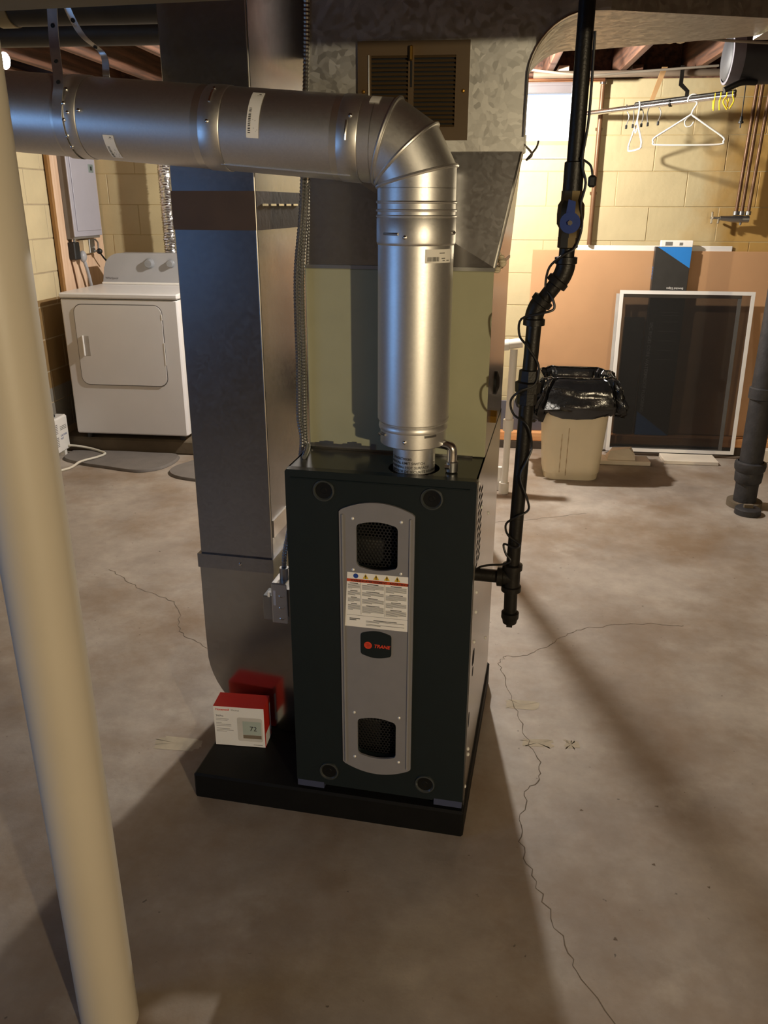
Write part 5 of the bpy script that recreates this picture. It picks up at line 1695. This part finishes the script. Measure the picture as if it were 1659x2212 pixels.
bpv = thing('wall_pipe', 'thin brown upright pipe on the back wall beside the gas pipe', 'pipe', (.67, 5.515, 1.325))
part(MB().cyl((.672, 5.517, 1.325), (.672, 5.517, 2.262), .0145, seg=18), 'pipe_section', M_BROWNP, bpv)
part(MB().lathe([(.015, 0), (.021, .003), (.021, .03), (.015, .033)], (.672, 5.517, 2.225), seg=16), 'pipe_fitting', M_CHROME, bpv)
for zz in (1.62, 1.98):
    part(MB().box((.652, 5.530, zz), (.692, 5.5435, zz + .016)), 'pipe_clip', M_BROWNP, bpv)

# ================================================================== CLOTHES ROD with hangers
RL, RR = Vector((.575, 5.43, 2.063)), Vector((1.268, 4.88, 2.096))
rod = thing('clothes_rod', 'metal clothes rod hanging from the ceiling', 'rod', (1.0, 5.1, 2.06))
part(MB().cyl(RL, RR, .0145, seg=20), 'rod_tube', M_CHROME, rod)
part(MB().cyl(RL.lerp(RR, .36) + Vector((0, -.004, .016)), RR + Vector((.0, -.004, .014)), .010, seg=14), 'rod_cover', M_IRON, rod)
bq = RL.lerp(RR, .70)
part(MB().prism([(-.010, 0), (.010, 0), (.010, .01), (.010, .05), (-.028, .085), (-.028, .17), (-.048, .17), (-.048, .075), (-.010, .045)], (0, 1, 0), -.004, .004, bq, (1, 0, 0), (0, 0, 1)), 'hanger_bracket', M_IRON, rod)
bq2 = RL.lerp(RR, .46)
part(MB().prism([(-.012, 0), (.012, 0), (.075, .19), (.045, .19)], (0, 1, 0), -.004, .004, bq2, (1, 0, 0), (0, 0, 1)), 'slanted_bar', mat('tan_bar', srgb(176, 138, 92), .6), rod)
for k in range(2):
    part(MB().lathe([(.014, -.006), (.020, -.005), (.020, .005), (.014, .006)], RL.lerp(RR, .40 + .20 * k), RR - RL, 18), 'rod_collar', M_IRON, rod)

def hanger(label, top, width, yawdeg, drop=.0, grp='white plastic hangers', m=M_WPL, r=.0045, tilt=0):
    t = thing('clothes_hanger', label, 'hanger', top, 'W', grp)
    a = math.radians(yawdeg)
    ux = Vector((math.cos(a), math.sin(a), 0))
    tp = Vector(top)
    def P(x, z):
        return tp + ux * (x + z * tilt) + Vector((0, 0, z))
    h = width / 2
    hook = [P(-.026, -.030), P(-.024, -.008), P(-.008, .004), P(.012, .003), P(.024, -.012), P(.022, -.040), P(.006, -.070), P(.0, -.092)]
    part(MB().tube(smooth_path(hook, 5), r, 8), 'hook', m, t)
    body = [P(0, -.092), P(-h * .55, -.155), P(-h + .004, -.205), P(-h, -.225), P(-h + .016, -.240), P(0, -.243), P(h - .016, -.240), P(h, -.225), P(h - .004, -.205), P(h * .55, -.155), P(0, -.092)]
    part(MB().tube(smooth_path(body, 4), r * 1.1, 8), 'frame', m, t)
    part(MB().tube(smooth_path([P(-.012, -.10), P(-.030, -.125), P(-.020, -.150), P(.004, -.148), P(.016, -.128)], 5), r * .7, 8), 'accessory_hook', m, t)
    return t
hanger('white plastic hanger facing the room, right of the other', RL.lerp(RR, .745) + Vector((0, 0, .022)), .365, -4)
hanger('white plastic hanger turned edge-on, near the brown pipe', RL.lerp(RR, .385) + Vector((0, 0, .020)), .30, -86)
for k in range(4):
    q = RL.lerp(RR, .875 + .035 * k)
    t = thing('clip_hanger', ('first', 'second', 'third', 'last')[k] + ' small yellow clip at the right end of the rod', 'clip', q, 'W', 'yellow clips on the rod')
    s = random.uniform(-.012, .012)
    part(MB().tube(smooth_path([q + Vector((0, -.016, -.004)), q + Vector((0, -.012, .018)), q + Vector((0, .012, .018)), q + Vector((s, .018, -.01)), q + Vector((s * 2, .010, -.055))], 5), .0032, 8), 'clip_hook', M_YELPL, t)
    part(MB().tube(smooth_path([q + Vector((0, -.016, -.004)), q + Vector((-s * 1.4, -.016, -.03)), q + Vector((s, -.014, -.065))], 5), .0036, 8), 'clip_arm', M_YELPL, t)
for k in range(5):
    q = RL.lerp(RR, .30 + .055 * k)
    t = thing('wire_clip', ('first', 'second', 'third', 'fourth', 'fifth')[k] + ' of five dark wire clips hanging from the rod', 'clip', q, 'W', 'dark wire clips on the rod')
    s = random.uniform(-.02, .02)
    part(MB().tube(smooth_path([q + Vector((0, -.017, 0)), q + Vector((0, 0, .018)), q + Vector((0, .017, 0)), q + Vector((s, .008, -.04)), q + Vector((s * .4, 0, -.085))], 5), .003, 8), 'clip_wire', M_STEEL, t)
    part(MB().bbox(q + Vector((s * .4 - .006, -.006, -.105)), q + Vector((s * .4 + .006, .006, -.085)), .002), 'clip_tip', M_RUBBER, t)
pc = thing('pull_cord', 'dark pull cord with a small plug end, right of the hangers', 'cord', (1.29, 4.8, 1.94))
part(MB().cyl((1.288, 4.8, 2.469), (1.294, 4.8, 1.985), .0028, seg=8), 'cord', M_CABLE, pc)
part(MB().lathe([(.003, .045), (.007, .04), (.009, .02), (.013, .018), (.013, .010), (.004, .009), (.003, -.012), (.0003, -.012)], (1.294, 4.8, 1.945), seg=12), 'plug_end', M_RUBBER, pc)

# ================================================================== CEILING CLUTTER on the right
rd = thing('insulated_duct', 'black insulated round duct under the ceiling, upper right', 'duct', (1.9, 4.2, 2.16))
part(MB().lathe([(.0003, 0), (.085, .0), (.100, .015), (.106, .05), (.104, .3), (.108, .7), (.104, 1.2), (.106, 1.78)], (1.03, 4.2, 2.166), (1, 0, 0), 36), 'insulation', M_INSUL, rd, 50)
part(MB().lathe([(.096, .004), (.106, .006), (.110, .03), (.107, .055)], (1.03, 4.2, 2.166), (1, 0, 0), 36), 'grey_rim', mat('grey_wrap', srgb(120, 116, 124), .6, 0, .2, 12, .4, 30), rd, 50)
part(MB().tube(smooth_path([(1.16, 4.16, 2.065), (1.09, 4.13, 2.060), (1.02, 4.12, 2.030)], 6), .013, 12), 'drain_stub', M_RUBBER, rd)
solo(MB().cyl((.25, 5.28, 2.300 - .05), (1.9, 5.28, 2.300 - .045), .018, seg=16), 'ceiling_conduit', mat('dusty_grey_pipe', srgb(128, 112, 94), .6, .2), 'dusty grey pipe crossing above the clothes rod', 'pipe', (1.0, 5.28, 2.25))
solo(MB().tube(smooth_path([(.62, 3.9, 2.22), (.9, 3.9, 2.19), (1.3, 3.9, 2.165), (1.7, 3.9, 2.155), (2.2, 3.9, 2.17)], 6), .0055, 8), 'ceiling_cable', M_GCABLE, 'pale grey cable sagging under the trunk duct', 'cable', (1.3, 3.9, 2.16), 'W', 'cables under the ceiling')
solo(MB().tube(smooth_path([(.0, 3.6, 2.20), (.5, 3.62, 2.175), (.95, 3.7, 2.19), (1.4, 3.8, 2.16), (1.9, 4.0, 2.10)], 6), .0045, 8), 'ceiling_cable', M_CABLE, 'dark cable sagging across the joists on the right', 'cable', (.9, 3.7, 2.18), 'W', 'cables under the ceiling')
solo(MB().tube(smooth_path([(.1, 4.9, 2.24), (.5, 4.95, 2.205), (.8, 5.0, 2.225), (1.2, 5.02, 2.25)], 6), .006, 8), 'ceiling_cable', M_GCABLE, 'grey cable looping above the bright window', 'cable', (.6, 4.95, 2.2), 'W', 'cables under the ceiling')
solo(MB().cyl((-.5, 5.36, 2.235), (.66, 5.36, 2.235), .012, seg=14), 'copper_pipe', mat('copper', (.55, .26, .14), .35, 1.0, .15), 'copper pipe running just above the window', 'pipe', (.1, 5.36, 2.23))
for k, (bx_, by_) in enumerate(((.45, 4.6), (.95, 5.0), (1.35, 5.1))):
    mb = MB()
    for j in range(6):
        mb.sphere((bx_ + random.uniform(-.05, .05), by_ + random.uniform(-.05, .05), 2.40 + random.uniform(-.02, .02)), random.uniform(.03, .05), 10, 7)
    solo(mb, 'insulation_tuft', M_FOIL if k != 1 else M_SEAL, ('silvery insulation stuffed between joists above the window', 'pale insulation stuffed between joists above the rod', 'silvery insulation stuffed between joists by the round duct')[k], 'insulation', (bx_, by_, 2.40), 'W', 'insulation tufts')
for x_ in (.42, .83, 1.23):
    solo(MB().bbox((x_ - .03, 5.30, 2.27), (x_ + .03, 5.54, 2.30), .003), 'wood_blocking', M_PINK if x_ < .5 else M_JOIST, {.42: 'pale wood block between the joists above the window', .83: 'dark wood block between joists above the hanger rod', 1.23: 'dark wood block between joists near the wall pipes'}[x_], 'wood block', (x_, 5.42, 2.28), 'W', 'blocking between the joists')
